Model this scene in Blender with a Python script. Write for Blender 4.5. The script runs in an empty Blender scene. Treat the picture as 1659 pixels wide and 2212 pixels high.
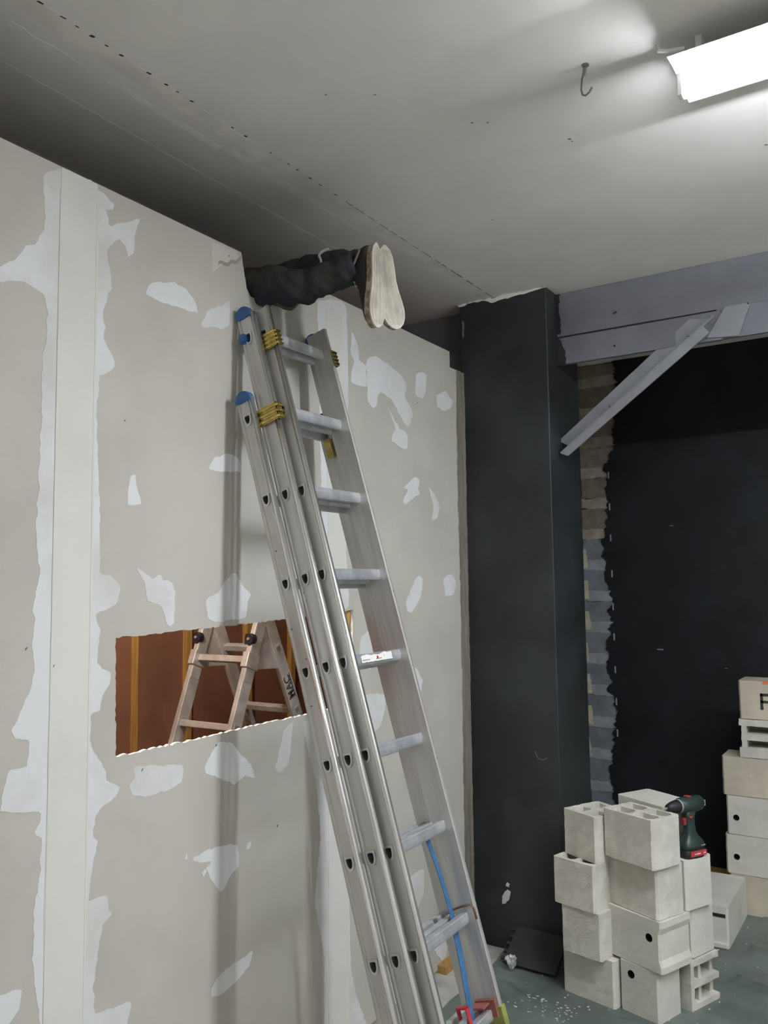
import bpy, bmesh, math, random
from mathutils import Vector, Matrix, noise
random.seed(7)
C = bpy.context.scene.collection
SC = bpy.context.scene
PI = math.pi

# ------------------------------------------------------------------ camera
cam_d = bpy.data.cameras.new('camera'); cam = bpy.data.objects.new('camera', cam_d); C.objects.link(cam)
cam_d.sensor_fit = 'HORIZONTAL'; cam_d.sensor_width = 36.0; cam_d.lens = 36.0*1820.0/1659.0
cam_d.clip_start = 0.05
_yaw, _pitch, _roll = math.radians(32.5177), math.radians(4.90998), math.radians(-0.70059)
_f = Vector((-math.sin(_yaw)*math.cos(_pitch), math.cos(_yaw)*math.cos(_pitch), math.sin(_pitch)))
_r = Vector((math.cos(_yaw), math.sin(_yaw), 0)); _u = _r.cross(_f)
_r2 = _r*math.cos(_roll)+_u*math.sin(_roll); _u2 = -_r*math.sin(_roll)+_u*math.cos(_roll)
_m = Matrix((_r2, _u2, -_f)).transposed().to_4x4(); _m.translation = Vector((1.9154, 0, 1.72))
cam.matrix_world = _m
SC.camera = cam

# ------------------------------------------------------------------ world, exposure, lamps' strengths
w = bpy.data.worlds.new('world'); SC.world = w; w.use_nodes = True
w.node_tree.nodes['Background'].inputs[0].default_value = (0.5, 0.52, 0.56, 1)
w.node_tree.nodes['Background'].inputs[1].default_value = 0.0
SC.view_settings.view_transform = 'Standard'; SC.view_settings.look = 'None'
SC.view_settings.gamma = 1.0; SC.view_settings.use_curve_mapping = False
SC.view_settings.exposure = 0.30
LAMP_NEAR = 44.0      # the batten in view and the unseen one added in its row
LAMP_REAR = 20.0      # the same batten behind the camera
LAMP_DOWN = 370.0     # downward light strip of each batten in the row
LAMP_DOWN_REAR = 60.0
LAMP_RGB = (0.89, 0.935, 1.0)
REAR_RGB = (1.0, 0.965, 0.90)
BOX_W = 42.0          # bulb inside the box, watts
CZ = 3.15             # ceiling height

# ------------------------------------------------------------------ helpers
def nn(nt, t, **kw):
    n = nt.nodes.new(t)
    for k, v in kw.items(): setattr(n, k, v)
    return n
def mat(name, rgb, rough=0.6, metal=0.0, var=0.0, vscale=6.0, rgb2=None, bump=0.0, bscale=60.0, coat=0.0, stretch=None, spec=0.5, seam=(0.4, 0.6), trans=0.0):
    m = bpy.data.materials.new(name); m.use_nodes = True
    nt = m.node_tree; b = nt.nodes['Principled BSDF']
    b.inputs['Base Color'].default_value = (*rgb, 1); b.inputs['Roughness'].default_value = rough
    b.inputs['Metallic'].default_value = metal; b.inputs['Specular IOR Level'].default_value = spec
    if coat: b.inputs['Coat Weight'].default_value = coat
    if trans: b.inputs['Transmission Weight'].default_value = trans
    tc = nn(nt, 'ShaderNodeTexCoord'); src = tc.outputs['Object']
    if stretch:
        mp = nn(nt, 'ShaderNodeMapping'); mp.inputs['Scale'].default_value = stretch
        nt.links.new(src, mp.inputs[0]); src = mp.outputs[0]
    if var or rgb2:
        n = nn(nt, 'ShaderNodeTexNoise'); n.inputs['Scale'].default_value = vscale; n.inputs['Detail'].default_value = 6
        n.inputs['Roughness'].default_value = 0.6
        nt.links.new(src, n.inputs['Vector'])
        cr = nn(nt, 'ShaderNodeValToRGB'); cr.color_ramp.elements[0].position = seam[0]; cr.color_ramp.elements[1].position = seam[1]
        c2 = rgb2 if rgb2 else tuple(c*(1-var) for c in rgb)
        c1 = rgb if rgb2 else tuple(min(1, c*(1+var*0.4)) for c in rgb)
        cr.color_ramp.elements[0].color = (*c2, 1); cr.color_ramp.elements[1].color = (*c1, 1)
        nt.links.new(n.outputs['Fac'], cr.inputs[0]); nt.links.new(cr.outputs[0], b.inputs['Base Color'])
    if bump:
        n2 = nn(nt, 'ShaderNodeTexNoise'); n2.inputs['Scale'].default_value = bscale; n2.inputs['Detail'].default_value = 8
        nt.links.new(src, n2.inputs['Vector'])
        bp = nn(nt, 'ShaderNodeBump'); bp.inputs['Strength'].default_value = bump; bp.inputs['Distance'].default_value = 0.004
        nt.links.new(n2.outputs['Fac'], bp.inputs['Height']); nt.links.new(bp.outputs[0], b.inputs['Normal'])
    return m

class MB:
    """collects shapes into one mesh"""
    def __init__(s): s.bm = bmesh.new()
    def box(s, a, b, M=None, mi=0):
        (x0,y0,z0),(x1,y1,z1) = a,b
        v = [s.bm.verts.new((x,y,z)) for z in (z0,z1) for y in (y0,y1) for x in (x0,x1)]
        fs = [s.bm.faces.new([v[i] for i in q]) for q in ((0,2,3,1),(4,5,7,6),(0,1,5,4),(2,6,7,3),(0,4,6,2),(1,3,7,5))]
        for f in fs: f.material_index = mi
        if M is not None: bmesh.ops.transform(s.bm, matrix=M, verts=v)
        return v
    def prism(s, pts, h0, h1, axis='z', M=None, mi=0, side_mi=None):
        """closed outline pts extruded from h0 to h1 along axis"""
        def p3(p, h):
            return {'z': (p[0],p[1],h), 'x': (h,p[0],p[1]), 'y': (p[0],h,p[1])}[axis]
        a = [s.bm.verts.new(p3(p,h0)) for p in pts]; b = [s.bm.verts.new(p3(p,h1)) for p in pts]
        n = len(pts); fs = []
        f1 = s.bm.faces.new(a[::-1]); f2 = s.bm.faces.new(b); f1.material_index = f2.material_index = mi
        for i in range(n):
            f = s.bm.faces.new((a[i], a[(i+1)%n], b[(i+1)%n], b[i])); f.material_index = mi if side_mi is None else side_mi
        if M is not None: bmesh.ops.transform(s.bm, matrix=M, verts=a+b)
        return a+b
    def loft(s, rings, cap=True, closed=True, mi=0):
        """rings: lists of points, all the same length"""
        R = [[s.bm.verts.new(p) for p in r] for r in rings]
        n = len(R[0])
        for a,b in zip(R, R[1:]):
            for i in range(n if closed else n-1):
                f = s.bm.faces.new((a[i], a[(i+1)%n], b[(i+1)%n], b[i])); f.material_index = mi
        if cap and closed:
            s.bm.faces.new(R[0][::-1]).material_index = mi; s.bm.faces.new(R[-1]).material_index = mi
        return [v for r in R for v in r]
    def tube(s, pts, r, n=8, mi=0, flat=1.0, up=None, cap=True):
        pts = [Vector(p) for p in pts]; rings = []
        rr = r if isinstance(r, (list, tuple)) else [r]*len(pts)
        ref = Vector(up) if up else Vector((0.13,0.31,0.94))
        for i,p in enumerate(pts):
            d = (pts[min(i+1,len(pts)-1)]-pts[max(i-1,0)]).normalized()
            a = d.cross(ref)
            if a.length < 1e-3: a = d.cross(Vector((1,0,0)))
            a.normalize(); b = a.cross(d).normalized()
            rings.append([p+a*math.cos(2*PI*k/n)*rr[i]+b*math.sin(2*PI*k/n)*rr[i]*flat for k in range(n)])
        return s.loft(rings, cap, True, mi)
    def cyl(s, p, axis, r, h, n=16, mi=0, r2=None):
        p = Vector(p); a = Vector(axis).normalized()
        return s.tube([p, p+a*h], [r, r if r2 is None else r2], n, mi, up=(0.2,0.9,0.3) if abs(a.z) > 0.9 else (0,0,1))
    def build(s, name, mats, parent=None, loc=None, rot=None, bevel=0, seg=2, smooth=False, M=None, recalc=True):
        if recalc: bmesh.ops.recalc_face_normals(s.bm, faces=s.bm.faces[:])
        me = bpy.data.meshes.new(name); s.bm.to_mesh(me); s.bm.free()
        for m in (mats if isinstance(mats, (list,tuple)) else [mats]): me.materials.append(m)
        o = bpy.data.objects.new(name, me); C.objects.link(o)
        if parent: o.parent = parent
        if loc is not None: o.location = loc
        if rot is not None: o.rotation_euler = rot
        if M is not None: o.matrix_local = M
        if smooth:
            for p in me.polygons: p.use_smooth = True
        if bevel:
            md = o.modifiers.new('bevel','BEVEL'); md.width = bevel; md.segments = seg; md.limit_method = 'ANGLE'; md.angle_limit = math.radians(40)
            for p in me.polygons: p.use_smooth = True
            try: md.harden_normals = True
            except Exception: pass
        return o
def tag(o, label=None, cat=None, group=None, kind=None):
    if label: o['label'] = label
    if cat: o['category'] = cat
    if group: o['group'] = group
    if kind: o['kind'] = kind
    return o
def empty(name, loc=(0,0,0), rot=(0,0,0)):
    o = bpy.data.objects.new(name, None); C.objects.link(o); o.location = loc; o.rotation_euler = rot; o.empty_display_size = 0.1
    return o
def realize(o):
    """replace the object's mesh by its evaluated mesh (modifiers applied)"""
    dg = bpy.context.evaluated_depsgraph_get(); dg.update()
    me = bpy.data.meshes.new_from_object(o.evaluated_get(dg)); o.modifiers.clear(); o.data = me
def ragged(pts, step, amp, closed=True):
    """subdivide an outline and roughen it"""
    out = []; n = len(pts)
    for i in range(n if closed else n-1):
        a = Vector(pts[i]); b = Vector(pts[(i+1)%n]); L = (b-a).length; k = max(1, int(L/step))
        nrm = Vector((-(b-a).y, (b-a).x)).normalized() if L > 1e-6 else Vector((0,0))
        for j in range(k):
            p = a.lerp(b, j/k)
            if j: p = p+nrm*random.uniform(-amp, amp)
            out.append((p.x,p.y))
    if not closed: out.append(tuple(pts[-1]))
    return out
PATCH = {
 'joint_left': [(1.505,2.860),(1.395,2.860),(1.337,2.814),(1.347,2.703),(1.337,2.661),(1.317,2.617),(1.289,2.606),(1.262,2.56),(1.221,2.529),(1.184,2.5),(1.185,2.471),(1.222,2.489),(1.279,2.51),(1.345,2.493),(1.359,2.44),(1.357,2.363),(1.345,2.324),(1.348,2.167),(1.346,2.045),(1.342,1.924),(1.34,1.846),(1.353,1.75),(1.334,1.66),(1.343,1.643),(1.336,1.59),(1.343,1.525),(1.333,1.463),(1.311,1.424),(1.285,1.37),(1.297,1.348),(1.334,1.338),(1.329,1.276),(1.279,1.274),(1.262,1.183),(1.374,1.155),(1.356,1.114),(1.376,1.089),(1.372,1.008),(1.369,0.977),(1.361,0.939),(1.359,0.808),(1.367,0.729),(1.384,0.641),(1.384,0.544),(1.661,0.417),(1.659,0.524),(1.673,0.565),(1.665,0.579),(1.588,0.592),(1.547,0.597),(1.543,0.66),(1.554,0.737),(1.568,0.814),(1.598,0.837),(1.592,0.845),(1.58,0.892),(1.524,0.893),(1.53,0.963),(1.543,1.014),(1.548,1.039),(1.534,1.055),(1.541,1.108),(1.562,1.126),(1.603,1.146),(1.62,1.165),(1.577,1.196),(1.574,1.219),(1.544,1.259),(1.523,1.295),(1.521,1.38),(1.549,1.388),(1.562,1.432),(1.586,1.464),(1.583,1.487),(1.538,1.515),(1.544,1.606),(1.533,1.647),(1.557,1.657),(1.601,1.679),(1.615,1.72),(1.584,1.75),(1.544,1.762),(1.54,1.809),(1.538,1.937),(1.53,2.066),(1.523,2.195),(1.53,2.313),(1.574,2.335),(1.58,2.36),(1.57,2.382),(1.54,2.419),(1.543,2.449),(1.539,2.489),(1.548,2.539),(1.566,2.577),(1.561,2.617),(1.55,2.687),(1.589,2.725),(1.614,2.717),(1.625,2.683),(1.645,2.711),(1.649,2.763),(1.664,2.817),(1.558,2.757),(1.543,2.797),(1.562,2.808),(1.572,2.828),(1.508,2.849)],
 'p2': [(1.266,0.756),(1.328,0.742),(1.323,0.701),(1.299,0.677),(1.269,0.681)],
 'p3': [(1.669,1.776),(1.732,1.745),(1.759,1.759),(1.772,1.742),(1.809,1.734),(1.821,1.689),(1.816,1.613),(1.792,1.607),(1.766,1.663),(1.712,1.678),(1.704,1.725)],
 'p4': [(1.954,1.679),(2.004,1.7),(2.068,1.76),(2.095,1.76),(2.124,1.722),(2.163,1.69),(2.147,1.667),(2.136,1.614),(2.069,1.611),(1.994,1.606),(1.963,1.621)],
 'p5': [(1.675,1.212),(1.853,1.186),(1.85,1.135),(1.777,1.123),(1.71,1.122),(1.665,1.14),(1.654,1.168),(1.676,1.183)],
 'p6': [(1.952,1.164),(2.007,1.226),(2.071,1.215),(2.115,1.171),(2.16,1.133),(2.183,1.084),(2.137,1.1),(2.082,1.082),(2.008,1.118),(1.956,1.142)],
 'p7': [(2.295,1.117),(2.333,1.213),(2.384,1.237),(2.379,1.19),(2.358,1.097),(2.315,1.077),(2.288,1.095)],
 'p8': [(1.902,0.899),(1.968,0.908),(2.098,0.889),(2.105,0.822),(2.062,0.798),(2.031,0.765),(2.0,0.788),(1.959,0.849),(1.979,0.868),(1.909,0.887)],
 'p8b': [(1.867,0.911),(1.879,0.917),(1.882,0.907),(1.873,0.903)],
 'p8c': [(1.941,0.847),(1.953,0.857),(1.961,0.843),(1.949,0.834)],
 'p8d': [(2.145,0.862),(2.151,0.882),(2.165,0.883),(2.161,0.862)],
 'p9': [(1.982,0.491),(2.032,0.52),(2.172,0.532),(2.15,0.49),(2.074,0.462),(2.012,0.456),(1.982,0.471)],
 'p10': [(1.691,2.595),(1.71,2.633),(1.747,2.647),(1.807,2.665),(1.862,2.655),(1.892,2.63),(1.909,2.597),(1.863,2.592),(1.738,2.587)],
 'p11': [(1.922,2.562),(1.955,2.617),(2.019,2.65),(2.052,2.676),(2.053,2.596),(2.009,2.566),(1.972,2.567),(1.934,2.553)],
 'p12': [(1.97,2.854),(2.09,2.857),(2.102,2.833),(2.074,2.814),(2.018,2.79),(1.971,2.746)],
 'p13': [(1.634,1.957),(1.641,2.038),(1.658,2.043),(1.68,1.963)],
 'p14': [(1.963,2.093),(1.984,2.133),(2.044,2.156),(2.1,2.147),(2.112,2.102)],
 'joint_right': [(2.545,2.812),(2.555,2.635),(2.553,2.363),(2.564,2.008),(2.546,1.641),(2.734,1.635),(2.721,1.872),(2.745,2.394),(2.732,2.847)],
 'joint_right2': [(2.445,1.229),(2.512,1.02),(2.544,0.815),(2.509,0.58),(2.562,0.385),(2.573,0.075),(2.859,-0.051),(2.767,0.158),(2.729,0.291),(2.721,0.771),(2.733,1.17)],
 'a': [(2.776,2.749),(2.816,2.71),(2.828,2.646),(2.876,2.631),(2.878,2.547),(2.82,2.536),(2.767,2.539),(2.771,2.582),(2.788,2.633),(2.768,2.66)],
 'b': [(2.876,2.631),(2.909,2.678),(2.974,2.688),(3.077,2.668),(3.17,2.642),(3.205,2.596),(3.188,2.559),(3.259,2.495),(3.225,2.436),(3.185,2.434),(3.074,2.523),(2.981,2.539),(2.955,2.476),(2.929,2.46),(2.884,2.485),(2.886,2.58)],
 'c': [(3.046,2.478),(3.087,2.448),(3.14,2.405),(3.184,2.401),(3.207,2.377),(3.206,2.328),(3.174,2.32),(3.077,2.34),(3.078,2.367),(3.105,2.399)],
 'd': [(3.294,2.684),(3.385,2.701),(3.378,2.613),(3.346,2.579),(3.283,2.587)],
 'e': [(3.489,2.619),(3.574,2.655),(3.607,2.636),(3.65,2.618),(3.614,2.575),(3.552,2.553),(3.488,2.569)],
 'f': [(3.271,2.204),(3.308,2.188),(3.295,2.153),(3.307,2.131),(3.256,2.108),(3.183,2.073),(3.159,2.085),(3.204,2.137),(3.173,2.146)],
 'g': [(3.393,2.166),(3.454,2.132),(3.493,2.087),(3.468,2.03),(3.419,2.017),(3.434,2.083)],
 'h': [(3.175,1.643),(3.249,1.733),(3.299,1.758),(3.323,1.733),(3.3,1.661),(3.225,1.597),(3.185,1.602)],
 'i': [(3.521,1.744),(3.601,1.766),(3.647,1.721),(3.611,1.666),(3.536,1.667)],
 'j': [(2.815,1.504),(2.89,1.533),(2.905,1.424),(2.887,1.379),(2.853,1.391),(2.814,1.431)],
 'k': [(3.198,1.361),(3.258,1.345),(3.305,1.29),(3.295,1.25),(3.234,1.247)],
 'l': [(2.811,1.249),(2.861,1.28),(2.989,1.265),(2.995,1.207),(2.951,1.138),(2.882,1.121),(2.833,1.174)],
 'm': [(3.172,0.468),(3.251,0.484),(3.291,0.472),(3.288,0.376),(3.226,0.327),(3.181,0.361)],
 'n': [(3.321,0.151),(3.489,0.111),(3.487,0.052),(3.443,0.038),(3.361,0.117)],
}
def organic(pts, step=0.009, amp=0.004):
    """smooth closed outline through pts, then roughen it at two scales"""
    n = len(pts); out = []; sd = random.uniform(0, 50)
    for i in range(n):
        a, b, c, d = (Vector(pts[(i+k-1) % n]) for k in range(4))
        k = max(2, int((c-b).length/step))
        for j in range(k):
            t = j/k
            tb = (c-a)*0.22; tc = (d-b)*0.22
            h00 = 2*t**3-3*t**2+1; h10 = t**3-2*t**2+t; h01 = -2*t**3+3*t**2; h11 = t**3-t**2
            p = b*h00+tb*h10+c*h01+tc*h11
            q = Vector((p.x*45+sd, p.y*45, sd)); q2 = Vector((p.x*170, p.y*170+sd, sd))
            o = Vector((noise.noise(q), noise.noise(q+Vector((9,5,3)))))*amp*1.3+Vector((noise.noise(q2), noise.noise(q2+Vector((3,8,1)))))*amp*0.6
            out.append((p.x+o.x, p.y+o.y))
    return out
# ------------------------------------------------------------------ materials
M_DRY = mat('drywall_paper', (0.515,0.492,0.437), 0.85, var=0.07, vscale=2.5, bump=0.05, bscale=150, spec=0.2)
M_DRY2 = mat('drywall_torn_paper', (0.60,0.58,0.52), 0.9, var=0.05, vscale=8, spec=0.2)
M_GYP = mat('gypsum_core', (0.80,0.79,0.76), 0.95, bump=0.5, bscale=300, var=0.1, vscale=90)
M_FILL = mat('joint_filler', (0.72,0.73,0.73), 0.75, var=0.08, rgb2=(0.61,0.605,0.575), vscale=3.2, seam=(0.36,0.56), bump=0.12, bscale=40, spec=0.3)
M_TAPE = mat('taped_filler', (0.70,0.69,0.635), 0.75, var=0.05, vscale=3, bump=0.06, bscale=30, spec=0.3)
M_CEIL = mat('ceiling_plaster', (0.80,0.78,0.74), 0.8, var=0.06, vscale=1.3, bump=0.06, bscale=25, spec=0.25)
M_CEIL2 = mat('ceiling_filler', (0.815,0.79,0.74), 0.8, var=0.1, vscale=7, spec=0.25)
M_CEIL3 = mat('ceiling_pale_smear', (0.88,0.86,0.81), 0.8, rgb2=(0.80,0.78,0.74), vscale=14, spec=0.25)
M_DARKHOLE = mat('dark_gap', (0.015,0.014,0.013), 0.9)
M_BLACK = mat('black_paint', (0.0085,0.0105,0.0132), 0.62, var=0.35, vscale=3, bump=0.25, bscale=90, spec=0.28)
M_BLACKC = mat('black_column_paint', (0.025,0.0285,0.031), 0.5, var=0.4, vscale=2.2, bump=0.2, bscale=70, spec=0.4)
M_BEAM = mat('grey_beam_paint', (0.165,0.17,0.19), 0.6, var=0.12, vscale=4, bump=0.15, bscale=40)
M_STEEL = mat('grey_painted_steel', (0.23,0.235,0.25), 0.5, var=0.12, vscale=9, bump=0.1, bscale=60)
M_ALU = mat('brushed_aluminium', (0.60,0.595,0.575), 0.40, 0.62, var=0.10, vscale=5, bump=0.04, bscale=200, stretch=(8,8,0.6))
M_ALUB = mat('bright_aluminium_highlight', (0.92,0.92,0.91), 0.24, 0.9, var=0.08, vscale=12, stretch=(8,8,0.6))  # lighter copy of the aluminium; ladder lips carry the lamp highlight in colour
M_RUNG = mat('rung_aluminium', (0.62,0.64,0.67), 0.36, 0.6, var=0.18, vscale=22)
M_INHOLE = mat('rung_inside_shade', (0.17,0.16,0.14), 0.6, 0.3)  # darker than the rungs: shade inside the hollow put into the colour
M_GOLD = mat('yellow_zinc', (0.60,0.46,0.15), 0.2, 0.95, var=0.25, vscale=40)
M_BLUE = mat('blue_plastic', (0.035,0.12,0.34), 0.45, var=0.15, vscale=20)
M_STRAP = mat('blue_webbing', (0.042,0.135,0.28), 0.7, var=0.2, vscale=60, bump=0.3, bscale=400)
M_RED = mat('red_plastic', (0.46,0.035,0.04), 0.4)
M_LIME = mat('olive_plastic', (0.26,0.27,0.07), 0.5, var=0.2, vscale=12)
M_WHITE = mat('white_sticker', (0.80,0.78,0.75), 0.5, rgb2=(0.42,0.38,0.35), vscale=55, seam=(0.30,0.38))
M_CONC = mat('pale_concrete', (0.63,0.605,0.53), 0.95, var=0.14, vscale=9, bump=0.5, bscale=130, spec=0.15)
M_CONC2 = mat('smooth_pale_concrete', (0.645,0.625,0.555), 0.9, var=0.08, vscale=5, bump=0.3, bscale=60, spec=0.15)
M_CONC3 = mat('warm_pale_concrete', (0.585,0.525,0.42), 0.92, var=0.12, vscale=4, bump=0.4, bscale=80, spec=0.15)
M_FLOOR = mat('dusty_screed', (0.46,0.44,0.40), 0.9, var=0.25, vscale=5, bump=0.2, bscale=40)
M_SHEET = mat('dusty_plastic_sheet', (0.135,0.165,0.150), 0.34, var=0.3, vscale=2.2, bump=0.3, bscale=9, spec=0.5)
M_SPECK = mat('plaster_speck', (0.60,0.61,0.58), 0.9)
M_BROWN = mat('brown_board', (0.235,0.108,0.067), 0.7, var=0.18, vscale=2.5, spec=0.3)
M_PINE = mat('yellow_timber', (0.46,0.26,0.07), 0.65, var=0.25, vscale=6, stretch=(14,14,0.7))
M_TROUS = mat('charcoal_trousers', (0.033,0.038,0.048), 0.9, var=0.25, vscale=9, rgb2=(0.046,0.045,0.040), bump=0.5, bscale=160, spec=0.15)
M_JACK = mat('dark_work_jacket', (0.02,0.022,0.03), 0.9)
M_SKIN = mat('skin', (0.52,0.33,0.25), 0.6)
M_HAIR = mat('brown_hair', (0.04,0.025,0.015), 0.7)
M_SHOE = mat('dusty_black_shoe', (0.020,0.019,0.019), 0.65, rgb2=(0.075,0.062,0.052), vscale=14, seam=(0.30,0.42), bump=0.2, bscale=60)
M_SOLE = mat('cream_rubber_sole', (0.55,0.51,0.43), 0.7, var=0.2, vscale=14)
M_SOLEB = mat('brown_foxing', (0.17,0.125,0.09), 0.8, rgb2=(0.45,0.38,0.30), vscale=30, seam=(0.40,0.56))
M_LACE = mat('grey_lace', (0.4,0.38,0.35), 0.8)
M_DRILL = mat('dark_green_plastic', (0.018,0.038,0.033), 0.45, var=0.2, vscale=30)
M_DRILLB = mat('black_rubber', (0.010,0.010,0.013), 0.55)
M_MAT = mat('grey_foam_mat', (0.024,0.025,0.026), 0.85, bump=0.3, bscale=250)
M_FILM = mat('crumpled_clear_film', (0.72,0.74,0.76), 0.15, spec=0.8, trans=0.55)
M_WALLG = mat('pale_room_wall', (0.76,0.75,0.72), 0.85, var=0.05)
M_WIRE = mat('grey_wire', (0.20,0.20,0.21), 0.5, 0.3)
M_MARK = mat('black_marker', (0.03,0.03,0.03), 0.8)
M_ORANGE = mat('orange_paint', (0.75,0.18,0.06), 0.7)
M_STRIPE = mat('grey_reflective_band', (0.45,0.47,0.48), 0.5)
M_RAW = mat('bare_block', (0.215,0.185,0.145), 0.9, var=0.2, vscale=14, bump=0.6, bscale=70)
M_RAWJ = mat('smeared_mortar', (0.36,0.315,0.255), 0.9, var=0.22, vscale=11, bump=0.6, bscale=50)
M_PRIM = mat('grey_primed_block', (0.185,0.20,0.222), 0.75, var=0.18, vscale=12, bump=0.5, bscale=70)
M_PRIMJ = mat('grey_primed_mortar', (0.30,0.32,0.335), 0.75, var=0.15, vscale=12, bump=0.5, bscale=50)
M_CREAM = mat('cream_block_edge', (0.52,0.48,0.36), 0.9, var=0.2, vscale=14)
def emis(name, rgb, s):
    m = bpy.data.materials.new(name); m.use_nodes = True; b = m.node_tree.nodes['Principled BSDF']
    b.inputs['Base Color'].default_value = (0.8,0.8,0.8,1); b.inputs['Emission Color'].default_value = (*rgb,1); b.inputs['Emission Strength'].default_value = s
    return m
M_GLOW = emis('lit_diffuser', LAMP_RGB, LAMP_NEAR); M_GLOW2 = emis('lit_diffuser_rear', REAR_RGB, LAMP_REAR)
M_STRIP = emis('lit_strip', LAMP_RGB, LAMP_DOWN); M_STRIP2 = emis('lit_strip_rear', REAR_RGB, LAMP_DOWN_REAR)
M_LAMPW = mat('white_lamp_housing', (0.8,0.8,0.8), 0.5)

# ------------------------------------------------------------------ the room
def struct(name, mb, m, parent=None, **k):
    o = mb.build(name, m, parent, **k); 
    if parent is None: o['kind'] = 'structure'
    return o
X1, Y0, Y1 = 4.3, -2.6, 5.35
b = MB(); b.box((-2.4,Y0,-0.1),(X1,Y1+0.2,0)); floor = struct('floor', b, M_FLOOR)
b = MB(); b.box((-2.4,Y0,CZ),(X1,Y1+0.2,CZ+0.12)); ceiling = struct('ceiling', b, M_CEIL)
b = MB(); b.box((X1,Y0,0),(X1+0.15,Y1+0.2,CZ)); struct('wall_right', b, M_WALLG)
b = MB(); b.box((-2.4,Y0-0.15,0),(X1+0.15,Y0,CZ)); struct('wall_front', b, M_WALLG)
b = MB(); b.box((-2.55,Y0-0.15,0),(-2.4,Y1+0.2,CZ)); struct('wall_far_left', b, M_BROWN)

# wall at the back: black painted, with a strip of bare blockwork behind the column
SX0, SX1 = -0.30, 0.24
def strip_edge(z): return 0.205+0.085*max(0,min(1,(z-2.45)/0.12))+0.02*math.sin(z*9)
b = MB(); b.box((-2.4,Y1+0.03,0),(X1,Y1+0.2,CZ))
wall_back = struct('wall_back', b, [M_RAWJ])
# black painted skin right of the strip with a brushed edge
pts = [(X1,0),(X1,CZ)]
zs = [CZ-0.0]; z = CZ
edge = []
while z > 0:
    edge.append((strip_edge(z)+random.uniform(-0.012,0.014)+(0.03*noise.noise(Vector((0,0,z*14)))), z)); z -= 0.011
edge.append((0.21,0))
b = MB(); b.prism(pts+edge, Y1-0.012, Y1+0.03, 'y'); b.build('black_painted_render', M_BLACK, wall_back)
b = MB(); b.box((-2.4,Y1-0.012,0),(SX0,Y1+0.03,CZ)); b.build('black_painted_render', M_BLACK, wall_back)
# blocks and smeared joints of the strip, one by one
zc = 0.0; k = 0
while zc < CZ-0.02:
    low = zc < 1.95
    x1e = 0.335
    # joint smear
    pj = ragged([(SX0,zc-0.004),(x1e,zc-0.004),(x1e,zc+0.062),(SX0,zc+0.062)], 0.022, 0.0045)
    b = MB(); b.prism(pj, Y1-0.002+random.uniform(0,0.003), Y1+0.03, 'y'); b.build('mortar_joint', M_PRIMJ if low else M_RAWJ, wall_back)
    xs = 0.10 if k % 2 else 0.33
    zt = min(zc+0.1975, CZ-0.005)
    x = -0.29
    for xe in ((0.035 if k % 2 else -0.06), x1e-0.002):
        if zt-zc > 0.08:
            pb = ragged([(x,zc+0.058),(xe,zc+0.058),(xe,zt),(x,zt)], 0.03, 0.006)
            b = MB(); b.prism(pb, Y1+0.002, Y1+0.03, 'y'); b.build('concrete_block', M_PRIM if low else M_RAW, wall_back)
        x = xe+0.012
    if low and zc > 0.5:
        wE = 0.018+0.06*abs(noise.noise(Vector((3.1,0,zc*3.3))))
        xc = 0.048-0.012*(1.9-zc)
        b = MB(); b.prism(ragged([(xc-0.05,zc+0.01),(xc+wE,zc+0.01),(xc+wE*0.7,zc+0.13),(xc-0.05,zc+0.13)],0.015,0.004), Y1-0.006, Y1+0.02, 'y'); b.build('cream_patch', M_CREAM, wall_back)
    zc += 0.2; k += 1
# small pale chips along the edge of the black paint
for zz in (2.405,2.20,2.0,1.77,1.56,1.37,1.165,0.965,0.77):
    b = MB(); b.box((0.232,Y1-0.016,zz-0.022),(0.240,Y1-0.011,zz+0.022)); b.build('paint_chip', M_PRIMJ, wall_back)
for (px,pz,s) in ((0.62,2.06,0.011),(0.52,1.30,0.02),(0.9,1.2,0.008)):
    b = MB(); b.prism(ragged([(px-s,pz-s*0.2),(px+s,pz-s*0.25),(px+s,pz+s*0.15),(px-s,pz+s*0.2)],0.005,0.001), Y1-0.0135, Y1-0.011,'y'); b.build('paint_chip', M_PRIM, wall_back)

# column in front of the back wall
ctop = [(-0.02,CZ)]
for i in range(25):
    x = 0.0+0.45*i/24
    ctop.append((x, CZ-0.008-0.030*abs(noise.noise(Vector((x*9,1.7,0))))))
b = MB(); b.box((-0.02,3.78,0),(0.45,4.20,CZ))
column = struct('column', b, M_BLACKC, bevel=0.006)
b = MB(); b.prism(ragged([(-0.03,CZ-0.002),(0.452,CZ-0.002),(0.452,CZ-0.006),(0.40,CZ-0.010),(0.30,CZ-0.016),(0.20,CZ-0.022),(0.16,CZ-0.028),(0.12,CZ-0.008),(0.06,CZ-0.004),(-0.02,CZ-0.016)],0.015,0.004),3.776,3.782,'y'); b.build('unpainted_edge', M_CEIL2, column)
b = MB(); b.prism(ragged([(-0.006,3.06),(0.004,3.06),(0.005,2.98),(-0.004,2.97)],0.012,0.003),3.776,3.782,'y'); b.build('paint_run', M_BEAM, column)
for pl in ([(0.145,0.175),(0.165,0.182),(0.182,0.205),(0.190,0.235),(0.172,0.245),(0.160,0.235),(0.148,0.215)],[(0.165,0.262),(0.182,0.258),(0.186,0.272),(0.172,0.278)]):
    b = MB(); b.prism(ragged([(x,z+0.03) for x,z in pl],0.006,0.0025),3.775,3.781,'y'); b.build('plaster_splash', M_SPECK, column)
b = MB(); 
b.tube([(0.33,3.779,0.93),(0.345,3.778,0.90),(0.37,3.778,0.895),(0.39,3.779,0.905)],0.0015,5); b.build('paint_scrape', M_BEAM, column)

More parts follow.
